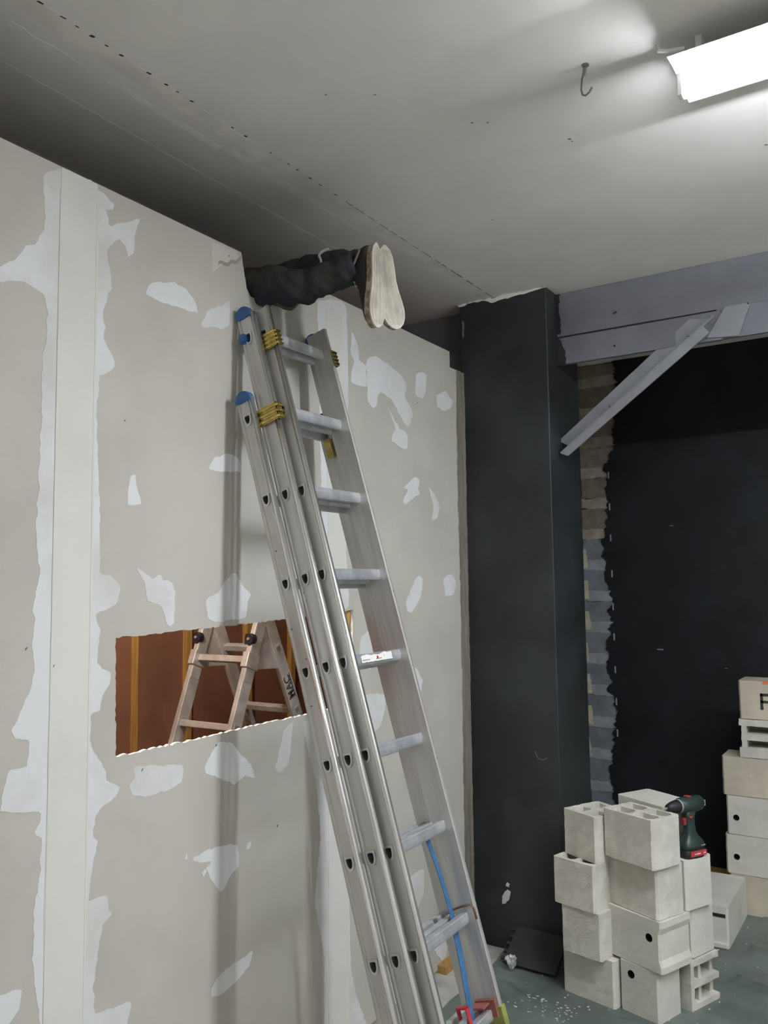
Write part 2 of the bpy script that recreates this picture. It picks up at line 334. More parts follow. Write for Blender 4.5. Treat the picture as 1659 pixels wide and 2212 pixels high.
# beam across the bay
bw = [(3.94,2.93),(3.92,2.945),(3.92,CZ),(4.2,CZ),(4.2,2.93)]
b = MB(); b.box((-2.4,3.92,2.93),(X1,4.18,CZ)); beam = struct('beam', b, M_BEAM, bevel=0.004)
b = MB()
pr = [(3.90,2.785),(3.90,2.885),(3.908,2.90),(3.908,2.918),(3.915,2.924),(3.925,2.924),(3.925,2.785)]
b.prism(pr, 0.452, 1.22, 'x'); b.build('lower_plate', M_BEAM, beam, bevel=0.003)
b = MB(); b.prism([(3.912,2.79),(3.912,2.929),(3.93,2.929),(3.93,2.79)], 1.2, X1, 'x'); b.build('lower_plate', M_BEAM, beam)
b = MB(); b.prism([(3.87,2.815),(3.87,2.929),(4.16,2.929),(4.16,2.815)], -2.4, -0.02, 'x'); b.build('lower_plate', M_BEAM, beam)
b = MB(); b.box((0.45,3.916,2.925),(0.92,3.93,2.9305)); b.build('crack', M_DARKHOLE, beam)
b = MB(); b.prism([(1.155,2.80),(1.24,2.93),(1.345,2.93),(1.29,2.788)], 3.893, 3.916, 'y'); b.build('gusset_plate', M_STEEL, beam, bevel=0.002)
b = MB(); b.prism(ragged([(0.449,CZ-0.004),(0.470,CZ-0.004),(0.462,3.05),(0.472,2.99),(0.466,2.945),(0.449,2.945)],0.012,0.004),3.9165,3.9215,'y')
b.prism(ragged([(0.449,2.924),(0.463,2.924),(0.478,2.895),(0.492,2.86),(0.498,2.784),(0.449,2.784)],0.010,0.004),3.8965,3.9015,'y'); b.build('black_overpaint', M_BLACKC, beam)
for (x,z) in ((0.735,3.0),(0.745,3.003),(0.74,2.835),(1.335,2.925)):
    b = MB(); b.cyl((x,3.915 if z>2.93 else 3.89,z),(0,1,0),0.004,0.012,8); b.build('screw_hole', M_DARKHOLE, beam)

# steel angle brace from column to beam
p0 = Vector((0.485,3.93,2.355)); p1 = Vector((1.205,3.895,2.880))
dv = (p1-p0).normalized(); up = Vector((0,0,1)); side = dv.cross(up).normalized(); vv = side.cross(dv).normalized()
Mx = Matrix((dv, -side, vv)).transposed().to_4x4(); Mx.translation = p0
if (Mx.to_3x3()@Vector((0,1,0))).y < 0: 
    Mx = Matrix((dv, side, -vv)).transposed().to_4x4(); Mx.translation = p0
L = (p1-p0).length
br = empty('steel_brace', p0); tag(br, 'grey painted steel angle brace running from black column up to beam', 'brace')
Mr = Mx.copy(); Mr.translation = (0,0,0)
b = MB(); sgn = 1 if vv.z > 0 and (Mr.to_3x3()@Vector((0,0,1))).z > 0 else -1
b.prism(ragged([(0.03,0.0),(L,0.0),(L-0.085,sgn*0.088),(-0.005,sgn*0.076)],0.05,0.0006), -0.004, 0.003,'y', M=Mr); b.build('upright_flange', M_STEEL, br)
b = MB(); b.prism([(-0.02,sgn*0.004),(L,sgn*0.004),(L,-sgn*0.004),(-0.02,-sgn*0.004)],-0.06,0.003,'y', M=Mr)
b.prism([(-0.02,-sgn*0.004),(L-0.06,-sgn*0.004),(L-0.06,-sgn*0.046),(-0.0,-sgn*0.036)],-0.062,-0.054,'y', M=Mr); b.build('lower_flange', M_STEEL, br)
for t in (0.34,0.86):
    b = MB(); b.cyl((L*t,-0.012,sgn*0.03),(0,1,0),0.012,0.012,6)
    bmesh.ops.transform(b.bm, matrix=Mr, verts=b.bm.verts[:]); b.build('bolt', M_STEEL, br)

# timber batten at foot of the back wall
b = MB(); b.box((0.70,Y1-0.075,0.0),(1.25,Y1-0.03,0.05)); tag(b.build('timber_batten', M_PINE, bevel=0.002), 'short yellow timber batten on the floor at foot of black wall', 'batten')

# ceiling: joint ridges, filler and the broken crack along the joint
def strip_c(name, xa, xb, ya, yb, m, amp=0.004, t=0.0012, step=0.05):
    b = MB(); b.prism(ragged([(xa,ya),(xb,ya),(xb,yb),(xa,yb)], step, amp), CZ-t, CZ+0.001, 'z'); return b.build(name, m, ceiling)
strip_c('joint_ridge', -0.126, -0.116, 0.9, 3.75, M_CEIL3, 0.0015, 0.00025)
strip_c('joint_ridge', -0.475, -0.469, 1.1, 2.4, M_CEIL3, 0.001, 0.00025)
strip_c('filler_band', 0.105, 0.172, 0.6, 3.78, M_CEIL2, 0.006, 0.0003)
for (xa,xb,ya,yb) in ((0.040,0.062,1.5,1.95),(0.05,0.085,1.98,2.35),(0.06,0.075,2.4,2.75),(0.03,0.05,1.2,1.45)):
    strip_c('filler_smear', xa, xb, ya, yb, M_CEIL3, 0.006, 0.00025, 0.03)
for (y,L_,wd) in ((1.19,0.016,0.0028),(1.255,0.016,0.0022),(1.30,0.01,0.0015),(1.345,0.012,0.0050),(1.392,0.010,0.0022),(1.44,0.012,0.0034),(1.535,0.014,0.0034),(1.60,0.012,0.0036),(1.645,0.008,0.0018),(1.70,0.012,0.0036),(1.875,0.010,0.002),(1.935,0.013,0.003),(2.06,0.008,0.0016),(2.15,0.012,0.0016),(2.20,0.01,0.0018),(2.27,0.014,0.0024),(2.33,0.016,0.0016),(2.42,0.02,0.0012)):
    b = MB(); b.prism(ragged([(0.172-wd,y),(0.172+wd*0.6,y+L_*0.2),(0.172+wd,y+L_),(0.172-wd*0.4,y+L_*0.9)],0.004,0.0005), CZ-0.0016, CZ+0.001); b.build('crack', M_DARKHOLE, ceiling)
yy = 2.5
while yy < 3.72:
    L_ = random.uniform(0.03,0.09); 
    b = MB(); b.prism(ragged([(0.1690,yy),(0.1715,yy),(0.172,yy+L_),(0.1698,yy+L_)],0.01,0.0006), CZ-0.0016, CZ+0.001); b.build('crack', M_DARKHOLE if yy>3.2 else M_WIRE, ceiling); yy += L_+random.uniform(0.01,0.05)
for (x,y,s) in ((0.809,2.274,0.004),(1.028,2.536,0.005),(1.03,2.555,0.003),(0.56,2.95,0.004),(1.557,2.933,0.005),(0.52,1.9,0.003),(0.64,1.98,0.003),(0.85,2.30,0.003)):
    b = MB(); b.prism(ragged([(x-s,y-s),(x+s*0.6,y-s*0.5),(x+s,y+s),(x-s*0.4,y+s*0.7)],0.003,0.0008), CZ-0.001, CZ+0.001); b.build('stain', M_WIRE, ceiling)

# ------------------------------------------------------------------ partition wall on the left
WT = 2.864; TH = 0.0125
b = MB(); b.box((-0.075,Y0,0.0),(-TH-0.001,3.70,0.045)); b.box((-0.075,Y0,2.645),(-TH-0.001,3.60,2.69))
wall = struct('wall_left', b, M_PINE)
for y in (-1.0,-0.4,0.2,0.8,1.44,2.752,3.3,3.64):
    b = MB(); b.box((-0.06 if abs(y-2.752)<0.01 else -0.075,y-0.02,0.045),(-TH-0.001,y+0.026,2.645)); b.build('stud', M_PINE, wall)
def panel(poly):
    b = MB(); b.prism(poly, -TH, 0.0, 'x', mi=0, side_mi=1); return b.build('drywall_panel', [M_DRY, M_GYP], wall)
panel([(Y0,0.012),(0.243,0.012),(0.243,WT),(Y0,WT)])
panel([(0.2445,0.012),(1.4445,0.012),(1.4445,WT),(0.2445,WT)])
def rag_open(pts, step=0.012, amp=0.0028): return ragged(pts, step, amp, closed=False)
HB, HT0, HT1 = 1.253, 1.580, 1.618
NL, NR, NB = 2.118, 2.49, 2.722
hole_l = rag_open([(2.6445,HB),(2.446,HB),(2.2,HB+0.002),(1.9,HB-0.001),(1.606,HB),(1.602,1.42),(1.600,HT0),(1.9,HT0+0.008),(2.2,HT0+0.016),(2.42,HT0+0.024),(2.6445,HT1-0.006)])
panel([(1.446,0.012),(2.6445,0.012)]+hole_l+[(2.6445,WT)]+rag_open([(2.47,WT),(2.468,2.80),(2.42,2.762),(2.39,2.735),(2.35,NB+0.004),(2.16,NB),(2.140,2.745),(2.128,2.79),(2.117,2.845),(NL-0.006,WT)],0.015,0.002)+[(1.446,WT)])
hole_r = rag_open([(2.646,HT1-0.006),(2.768,HT1+0.004),(2.764,1.45),(2.762,HB),(2.646,HB)])
panel([(2.646,0.012),(3.777,0.012),(3.777,2.785),(3.625,2.785),(3.625,WT),(2.646,WT)]+hole_r)
# filler, tape and torn paper lying on the boards
def patch(name, pts, t0, m, step=0.022, amp=0.0022):
    b = MB(); b.prism(organic(pts) if m is M_FILL else ragged(pts, step, amp), -0.0003, t0, 'x'); return b.build(name, m, wall)
for key, pts in PATCH.items():
    if key == 'p12': patch('torn_paper', pts, 0.0006, M_DRY2); continue
    patch('joint_filler' if key.startswith('joint') else 'filler_patch', pts, 0.0009, M_FILL)
patch('joint_tape', [(1.395,0.012),(1.513,0.012),(1.515,1.0),(1.510,2.0),(1.511,2.862),(1.392,2.862),(1.390,1.9),(1.388,1.0)], 0.0021, M_TAPE, 0.1, 0.0015)
patch('joint_tape', [(2.600,HT1+0.012),(2.712,HT1+0.012),(2.705,2.80),(2.60,2.80)], 0.0019, M_TAPE, 0.1, 0.0015)
patch('joint_tape', [(2.585,0.02),(2.715,0.02),(2.712,HB-0.02),(2.60,HB-0.02)], 0.0019, M_TAPE, 0.1, 0.0015)
# thin ridges at the tape's edges
for y in (1.393,1.512):
    b = MB(); b.prism([(y-0.0035,0.02),(y+0.0035,0.02),(y+0.0045,2.80),(y-0.0035,2.80)],0,0.0034,'x'); b.build('tape_ridge', M_TAPE, wall, bevel=0.0015)
# torn edge of paper and overpaint near the column
b = MB(); b.prism(rag_open([(2.000,2.795),(2.012,2.803),(2.045,2.805),(2.06,2.822),(2.085,2.826),(2.108,2.85)],0.01,0.002)+rag_open([(2.112,2.843),(2.09,2.816),(2.063,2.810),(2.05,2.793),(2.012,2.792),(2.000,2.783)],0.01,0.002),-0.0002,0.0009,'x'); b.build('torn_edge', mat('paper_brown', (0.34,0.30,0.24), 0.9), wall)
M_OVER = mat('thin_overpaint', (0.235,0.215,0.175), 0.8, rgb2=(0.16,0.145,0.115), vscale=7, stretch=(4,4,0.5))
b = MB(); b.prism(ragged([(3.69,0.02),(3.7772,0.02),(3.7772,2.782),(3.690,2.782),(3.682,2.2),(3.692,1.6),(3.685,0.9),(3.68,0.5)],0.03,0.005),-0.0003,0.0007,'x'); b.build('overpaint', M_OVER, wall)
# small nicks
for (y,z) in ((1.32,1.57),(1.40,1.52),(1.62,2.2),(2.05,2.83),(2.9,1.0),(1.7,1.2),(3.3,2.55),(2.3,0.9),(2.0,1.22),(1.05,1.3)):
    b = MB(); b.prism([(y-0.003,z-0.004),(y+0.001,z-0.002),(y+0.0035,z+0.004),(y-0.001,z+0.002)],0,0.0024,'x'); b.build('nick', M_WIRE, wall)
# inside the box: floor, brown boards, roof
b = MB(); b.box((-1.14,0.6,0),(-1.10,4.6,2.66)); inner = struct('wall_inner', b, M_BROWN)
for (y,wd,dp) in ((2.62,0.026,0.018),(2.935,0.032,0.03),(3.36,0.036,0.034),(3.725,0.036,0.03),(4.28,0.04,0.03),(2.2,0.03,0.02),(1.8,0.03,0.02)):
    b = MB(); b.box((-1.10,y-wd/2,0.0),(-1.10+dp,y+wd/2,2.66)); b.build('batten', M_PINE, inner)
b = MB(); b.box((-1.10,0.56,0),(-0.08,0.60,2.66)); struct('wall_inner_near', b, M_BROWN)
b = MB(); b.box((-1.10,4.30,0),(-0.08,4.33,2.66)); struct('wall_inner_end', b, M_BROWN)
b = MB(); b.box((-2.2,0.56,2.655),(-TH-0.002,3.60,2.692)); struct('roof_slab', b, M_BROWN)
bl = bpy.data.lights.new('box_bulb', 'POINT'); bl.energy = BOX_W; bl.color = (1.0,0.92,0.82); bl.shadow_soft_size = 0.035
bo = bpy.data.objects.new('box_bulb', bl); C.objects.link(bo); bo.location = (-0.18,1.75,2.25)

# ------------------------------------------------------------------ ceiling lamps
def batten(x0, x1, yc, zc, glow, label, tilt=0.0):
    t = empty('ceiling_lamp', ((x0+x1)/2, yc, zc)); tag(t, label, 'lamp', 'batten lamps')
    L = (x1-x0)/2
    R = Matrix.Rotation(tilt, 4, 'X')
    b = MB(); b.prism([(-0.115,-0.006),(-0.112,-0.006),(-0.060,0.0),(0.050,0.0),(0.125,-0.008),(0.128,-0.008),(0.052,0.004),(0.050,0.030),(-0.050,0.030),(-0.052,0.004)], -L, L, 'x'); b.build('reflector_tray', M_LAMPW, t)
    b = MB(); b.cyl((-L+0.012,0,-0.042),(1,0,0),0.0125,2*L-0.024,14); b.build('lit_tube', glow, t, smooth=True)
    b = MB(); b.box((-L+0.014,-0.014,-0.0580),(L-0.014,0.014,-0.0555)); b.build('light_strip', M_STRIP if glow is M_GLOW else M_STRIP2, t)
    for q in (-1,1):
        b = MB(); b.box((q*(L-0.006)-0.006,-0.015,-0.060),(q*(L-0.006)+0.006,0.015,0.002)); b.build('lamp_holder', M_LAMPW, t, bevel=0.002)
    for s in (-1,1):
        b = MB(); b.box((s*(L-0.06)-0.008,-0.02,0.022),(s*(L-0.06)+0.008,0.02,CZ-zc)); b.build('bracket', M_LAMPW, t)
    b = MB(); b.tube([(-L+0.03,-0.045,0.045),(-L-0.01,-0.05,0.05),(-L-0.035,-0.048,0.06),(-L-0.04,-0.04,CZ-zc)],0.006,6); b.build('cable', M_LAMPW, t)
    return t
batten(1.435, 2.64, 2.245, 3.065, M_GLOW, 'glowing white batten lamp hanging under the ceiling, seen at its end')
batten(2.85, 4.05, 2.245, 3.065, M_GLOW, 'added white batten lamp further along the same row, unseen, brightening the room')  # unseen lamp, added to lift the light on ceiling and room
batten(1.45, 2.65, -0.9, 3.09, M_GLOW2, 'white batten lamp under the ceiling behind the camera')
# wire hook in the ceiling
hk = empty('wire_hook', (1.192,2.205,CZ)); tag(hk, 'bent grey wire hook hanging from the ceiling beside the lamp', 'hook')
b = MB(); b.tube([(0.012,-0.022,0),(0.006,-0.014,-0.014),(-0.006,0.0,-0.026),(-0.012,0.008,-0.05),(-0.010,0.012,-0.064),(0.0,0.010,-0.070),(0.012,0.006,-0.066),(0.022,0.0,-0.058)],0.0028,6); b.build('hook_wire', M_WIRE, hk, smooth=True)
b = MB(); b.cyl((0.012,-0.022,-0.004),(0,0,1),0.010,0.005,10); b.build('hook_plate', M_WIRE, hk)
b = MB(); b.tube([(0.010,-0.018,-0.006),(0.002,-0.006,-0.020)],0.0055,6); b.build('wire_wrap', M_WIRE, hk)

# ------------------------------------------------------------------ plastic sheet on the floor
def sheet_z(x,y):
    z = 0.008+0.010*noise.noise(Vector((x*3.1,y*5.2,0.3)))+0.006*noise.noise(Vector((x*9,y*14,2.0)))+0.016*max(0,noise.noise(Vector((x*1.4+5,y*3.6+x*2.2,7))))
    # fold running towards the column and rising against it
    d = abs((y-3.70)-0.22*(x-0.30)); z += 0.055*math.exp(-(d/0.025)**2)*max(0,min(1,(x-0.22)/0.1))*max(0,min(1,(0.75-x)/0.2))
    for (sx,sy,ex,ey,h) in ((1.0,4.05,1.9,3.72,0.022),(1.05,4.35,2.0,4.15,0.02),(0.3,3.45,0.6,3.25,0.014),(1.1,3.6,1.7,3.5,0.012)):
        tx,ty = ex-sx,ey-sy; l2 = tx*tx+ty*ty; t = max(0,min(1,((x-sx)*tx+(y-sy)*ty)/l2)); dd = math.hypot(x-sx-t*tx,y-sy-t*ty); z += h*math.exp(-(dd/0.016)**2)
    return max(z,0.003)
b = MB(); NX, NY = 130, 150; xa, xb, ya, yb = 0.17, 2.6, 2.75, 5.25; V = []
for j in range(NY+1):
    row = []
    for i in range(NX+1):
        x = xa+(xb-xa)*i/NX; y = ya+(yb-ya)*j/NY
        if i == 0: x += 0.02*noise.noise(Vector((0,y*6,1)))
        if x < 0.50 and y > 3.765: y = 3.765+ (y-3.765)*0.0001
        inblk = 0.5 < x < 1.14 and 3.4 < y < 4.85
        row.append(b.bm.verts.new((x,y,min(sheet_z(x,y),0.006) if inblk else sheet_z(x,y))))
    V.append(row)
for j in range(NY):
    for i in range(NX): b.bm.faces.new((V[j][i],V[j][i+1],V[j+1][i+1],V[j+1][i]))
sh = b.build('plastic_sheet', M_SHEET, smooth=True); tag(sh, 'wrinkled dusty grey-green plastic sheet spread over the floor', 'sheet')
b = MB()
for i in range(120):
    x = random.uniform(0.3,1.5); y = random.uniform(3.2,4.7); s = random.choice((0.0015,0.002,0.003,0.004))
    z = sheet_z(x,y)+0.002; b.prism(ragged([(x-s,y-s),(x+s,y-s*0.6),(x+s*0.8,y+s),(x-s*0.7,y+s*0.8)],0.002,0.0006), z-0.003, z)
for i in range(60):
    x = random.uniform(0.42,0.66); y = random.uniform(3.25,3.42); s = random.uniform(0.0015,0.005); z = sheet_z(x,y)+0.002
    b.prism(ragged([(x-s,y-s*0.4),(x+s,y-s*0.5),(x+s*1.2,y+s*0.5),(x-s*0.7,y+s*0.4)],0.003,0.0006), z-0.003, z)
tag(b.build('plaster_crumbs', M_SPECK), 'white plaster crumbs scattered on the grey-green sheet', 'crumbs', kind='stuff')
# bits on the bare floor by the wall
for i,(x,y,s) in enumerate(((0.10,3.05,0.02),(0.16,2.98,0.014),(0.20,3.10,0.012))):
    b = MB(); b.prism(ragged([(x-s,y-s*0.5),(x+s,y-s*0.6),(x+s*0.8,y+s*0.5),(x-s*0.7,y+s*0.7)],0.006,0.002),0.0,0.008)
    tag(b.build('black_offcut', M_DRILLB), ['largest black plastic offcut on bare floor','smallest black offcut, between two others on bare floor','black offcut lying farthest from the plasterboard wall'][i], 'offcut', 'black offcuts on the floor')
b = MB(); b.box((-0.01,3.40,0.0),(0.045,3.56,0.034)); tag(b.build('timber_wedge', M_PINE, bevel=0.002), 'small yellow timber wedge under the foot of the plasterboard wall', 'wedge')

# puzzle edged foam mat leaning on the column foot, clear wrapper beside it
teeth = []
for i in range(5):
    y = i*0.036
    teeth += [(0,y+0.006),(0,y+0.014),(-0.018,y+0.011),(-0.018,y+0.029),(0,y+0.026)]
mpoly = [(0.25,0.0),(0.25,0.185),(0.03,0.185)]+teeth[::-1]+[(0.0,0.0)]
b = MB(); b.prism(mpoly, 0, 0.010)
fm = b.build('foam_mat', M_MAT, loc=(0.222,3.616,0.014), rot=(math.radians(36),0,math.radians(-3))); tag(fm, 'dark grey foam mat with puzzle edge leaning on the black column foot', 'mat')
b = MB(); bmesh.ops.create_icosphere(b.bm, subdivisions=3, radius=0.026)
for v in b.bm.verts:
    n = noise.noise(v.co*60); v.co *= (1+0.75*n); v.co.x *= 0.9; v.co.y *= 0.8; v.co.z *= 1.0
wr = b.build('plastic_wrapper', M_FILM, loc=(0.275,3.585,0.045)); tag(wr, 'crumpled clear plastic wrapper lying before the grey foam mat', 'wrapper')

# ------------------------------------------------------------------ tall three-section ladder
TILT = -math.radians(16.3)
ld = empty("extension_ladder", (0.010,0,0), (0,TILT,0)); tag(ld, 'tall three-section aluminium ladder leaning on the plasterboard wall', 'ladder')
def rung_outline(w_, h_, n=7):
    # flat top, sides drawing in to a rounded tip below
    p = [(-w_/2,h_/2-0.003),(-w_/2+0.003,h_/2),(w_/2-0.003,h_/2),(w_/2,h_/2-0.003)]
    for i in range(1,n+1):
        a = i/(n+1)*PI; p.append((w_/2*math.cos(a), h_*0.36-h_*0.86*math.sin(a)**0.9))
    return p
RS = 0.279; R0 = 1.589
def section(nA, nB, nh, yL, yR, top, z0, kmin, kmax, rw, rh, cut_back=True):
    """one ladder section: two stiles and its rungs"""
    T = 0.0155
    for sd in (0,1):
        yo = yL if sd == 0 else yR; s = 1 if sd == 0 else -1     # yo: outer face, s: direction inwards
        lip = 0.006
        arc = lambda cn,r,a0,a1,n: [(cn+r*math.cos(a0+(a1-a0)*i/n), yo+s*(0.0045-r*math.sin(a0+(a1-a0)*i/n))) for i in range(n+1)]
        prof = arc(nA+0.007,0.0075,PI,0.35,6)+[(nA+0.016,yo+s*0.001),(nB-0.017,yo+s*0.001)]+arc(nB-0.008,0.0085,PI-0.35,0,7)+[(nB+0.0005,yo+s*(T-0.003)),(nB-0.003,yo+s*T),(nA+0.003,yo+s*T),(nA,yo+s*(T-0.003))]
        b = MB(); b.prism(prof, z0, top, 'z')
        # lamp highlight on the front lip painted by a lighter second material
        bmesh.ops.recalc_face_normals(b.bm, faces=b.bm.faces[:])
        st = b.build('stile', [M_ALU, M_ALUB], ld)
        # rung sockets cut right through
        c = MB()
        for k in range(kmin,kmax+1):
            zc = R0+RS*k
            c.prism([(nh+p[0],zc+p[1]) for p in rung_outline(rw*0.98,rh*0.98)], yo-0.05, yo+0.05, 'y')
        co = c.build('cutter', M_ALU); md = st.modifiers.new('cut','BOOLEAN'); md.object = co; md.operation = 'DIFFERENCE'; md.solver = 'EXACT'
        co.parent = ld
        realize(st); me = co.data; bpy.data.objects.remove(co); bpy.data.meshes.remove(me)
        if not st.data.materials: st.data.materials.append(M_ALU)
        while len(st.data.materials) < 2: st.data.materials.append(M_ALUB)
        for p in st.data.polygons:
            c_ = p.center
            p.material_index = 1 if (c_.x > nB-0.0165 and abs(p.normal.z) < 0.5 and (c_.y-yo)*s < 0.012 and (sd == 0 or nB > 0.85)) else 0
            p.use_smooth = p.material_index == 1
        # rubber foot
        b = MB(); b.box((nA-0.003,min(yo-s*0.008,yo+s*(T+0.003)),z0-0.004),(nB+0.003,max(yo-s*0.008,yo+s*(T+0.003)),z0+0.06)); b.build('foot', M_DRILLB, ld, bevel=0.004)
    # rungs: hollow tubes flared at both ends
    o1 = rung_outline(rw,rh); o2 = rung_outline(rw-0.006,rh-0.006); oF = rung_outline(rw+0.007,rh+0.007)
    rm = None
    for k in range(kmin,kmax+1):
        zc = R0+RS*k
        if rm is None:
            b = MB()
            def ring(o,y): return [(p[0],y,p[1]) for p in o]
            b.loft([ring(o2,yL-0.0025),ring(oF,yL-0.0025),ring(oF,yL+0.0005),ring(o1,yL+0.0008),ring(o1,yR-0.0008),ring(oF,yR-0.0005),ring(oF,yR+0.0025),ring(o2,yR+0.0025)], cap=False)
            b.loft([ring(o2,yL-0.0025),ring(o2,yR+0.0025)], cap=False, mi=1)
            bmesh.ops.remove_doubles(b.bm, verts=b.bm.verts[:], dist=1e-5)
            r_ = b.build('rung', [M_RUNG, M_INHOLE], ld, loc=(nh,0,zc)); rm = r_
        else:
            r_ = rm.copy(); C.objects.link(r_); r_.location = (nh,0,zc)
    return
section(0.675,0.741,0.7075,2.050,2.500,2.222,-0.199,-6,2,0.027,0.034)
section(0.732,0.807,0.764,2.080,2.470,2.510,-0.212,-6,3,0.027,0.036)
section(0.766,0.850,0.808,2.110,2.440,2.518,-0.226,-6,3,0.027,0.036)
def cap(nA,nB,yo,s,top,h=0.03):
    pts = []
    for i in range(9):
        a = PI*i/8; pts.append(((nA+nB)/2-(nB-nA)/2*math.cos(a), top-0.004+h*math.sin(a)))
    b = MB(); b.prism([(nA,top-0.012)]+pts+[(nB,top-0.012)], min(yo-s*0.005,yo+s*0.017), max(yo-s*0.005,yo+s*0.017), 'y'); b.build('end_cap', M_BLUE, ld, bevel=0.002)
cap(0.675,0.741,2.050,1,2.222); cap(0.675,0.741,2.500,-1,2.222)
cap(0.732,0.798,2.080,1,2.512,0.034); cap(0.732,0.798,2.470,-1,2.512,0.034)
# blue guide knob on the back of the middle section
for (y,s) in ((2.074,1),):
    b = MB(); b.cyl((0.742,y,2.432),(0,s,0),0.019,0.02,16); b.cyl((0.742,y-s*0.006,2.432),(0,s,0),0.012,0.03,12); b.build('guide_roller', M_BLUE, ld, bevel=0.002)
# ribbed zinc guides
def guide(nA,nB,z,h,y0,y1,ribs,wrap=True,name='zinc_guide'):
    b = MB(); s = 1 if y1 > y0 else -1
    def bx(a0,a1,ya,yb,za,zb): b.box((a0,min(ya,yb),za),(a1,max(ya,yb),zb))
    bx(nA,nB,y0,y0+s*0.003,z-h/2,z+h/2)
    if wrap: bx(nB-0.003,nB,y0,y1,z-h/2,z+h/2)
    for i in range(ribs):
        zz = z-h/2+h*(i+0.5)/ribs
        b.tube([(nA+0.002,y0-s*0.001,zz),(nB-0.004,y0-s*0.001,zz),(nB+0.001,y0+s*0.004,zz)]+([(nB+0.001,y1,zz)] if wrap else []), h/ribs*0.30, 8)
    return b.build(name, M_GOLD, ld, smooth=False, bevel=0)
guide(0.800,0.859,2.395,0.058,2.100,2.128,4)
guide(0.728,0.817,2.142,0.058,2.069,2.098,3)
guide(0.800,0.859,2.395,0.058,2.450,2.422,4)
guide(0.728,0.817,2.142,0.058,2.481,2.452,3)
b = MB(); b.box((0.722,2.432,2.055),(0.75,2.450,2.125)); b.build('zinc_guide', M_GOLD, ld, bevel=0.002)
# torn sticker on the fifth rung, blue webbing, latch and sleeve at the bottom
zc = R0+RS*(-0)-0.0
def on_rung(k): return R0+RS*k
zr = on_rung(-1)
b = MB(); b.prism(ragged([(y+0.022,z) for y,z in [(2.165,zr-0.010),(2.345,zr-0.010),(2.345,zr+0.0145),(2.320,zr+0.012),(2.30,zr+0.0165),(2.27,zr+0.009),(2.24,zr+0.013),(2.225,zr+0.009),(2.20,zr+0.0155),(2.165,zr+0.009)]],0.007,0.0012), 0.8208, 0.8222, 'x'); b.build('torn_sticker', M_WHITE, ld)
b = MB(); b.cyl((0.8218,2.280,zr+0.001),(1,0,0),0.0055,0.0008,8); b.build('sticker_mark', M_RED, ld)
for i in range(9):
    y = 2.172+i*0.0085+(0.034 if i > 4 else 0)
    b = MB(); b.box((0.8219,y+0.022,zr-0.005),(0.8225,y+0.0275,zr-0.0015)); b.build('sticker_print', M_WIRE, ld)
def strap(pts, wd, name='webbing_strap'):
    b = MB(); pts = [Vector(p) for p in pts]; a = []; 
    rings = []
    for p in pts: rings.append([p+Vector((0,-wd/2,0)),p+Vector((0.0,wd/2,0)),p+Vector((0.002,wd/2,0)),p+Vector((0.002,-wd/2,0))])
    b.loft(rings); return b.build(name, M_STRAP, ld)
strap([(0.7855,2.346,0.765),(0.7855,2.358,0.724),(0.7855,2.374,0.65),(0.7855,2.382,0.58),(0.7855,2.387,0.50)],0.022)
strap([(0.7855,2.387,0.50),(0.7855,2.382,0.44),(0.7855,2.374,0.36),(0.7855,2.362,0.28),(0.7855,2.348,0.20),(0.7855,2.341,0.10)],0.030)
b = MB(); b.box((0.800,2.306,0.205),(0.806,2.324,0.262)); b.box((0.768,2.306,0.254),(0.806,2.324,0.262)); b.box((0.768,2.306,0.225),(0.774,2.324,0.262)); b.build('red_latch', M_RED, ld, bevel=0.003)
b = MB(); b.box((0.77,2.375,0.226),(0.82,2.423,0.233)); b.box((0.77,2.415,0.19),(0.84,2.423,0.24)); b.build('red_latch', mat('dull_red_steel', (0.28,0.09,0.07), 0.6), ld, bevel=0.002)
b = MB(); b.box((0.761,2.420,-0.03),(0.855,2.446,0.218)); b.build('guard_sleeve', M_LIME, ld, bevel=0.003)
b = MB(); b.tube([(0.760,2.423,0.500),(0.80,2.423,0.508),(0.838,2.423,0.512),(0.847,2.423,0.502),(0.848,2.423,0.468)],0.0035,6); b.build('rung_hook', mat('rusty_steel', (0.22,0.13,0.08), 0.6, 0.4, var=0.3, vscale=60), ld, smooth=True)
b = MB(); b.prism(ragged([(0.836,0.38),(0.850,0.385),(0.850,0.44),(0.844,0.42),(0.840,0.405)],0.01,0.001),2.4225,2.4247,'y'); b.build('plaster_splash', M_SPECK, ld)
for (n_,y,l) in ((0.8505,2.432,1.52),(0.8505,2.433,0.96),(0.700,2.052,1.70),(0.692,2.052,1.45),(0.72,2.052,1.35),(0.70,2.052,1.21),(0.745,2.082,1.55),(0.77,2.082,1.30)):
    b = MB(); b.cyl((n_-0.001,y-0.001,l),(1,0,0) if n_ > 0.845 else (0,-1,0),0.0028,0.002,6); b.build('dent', M_WIRE, ld)

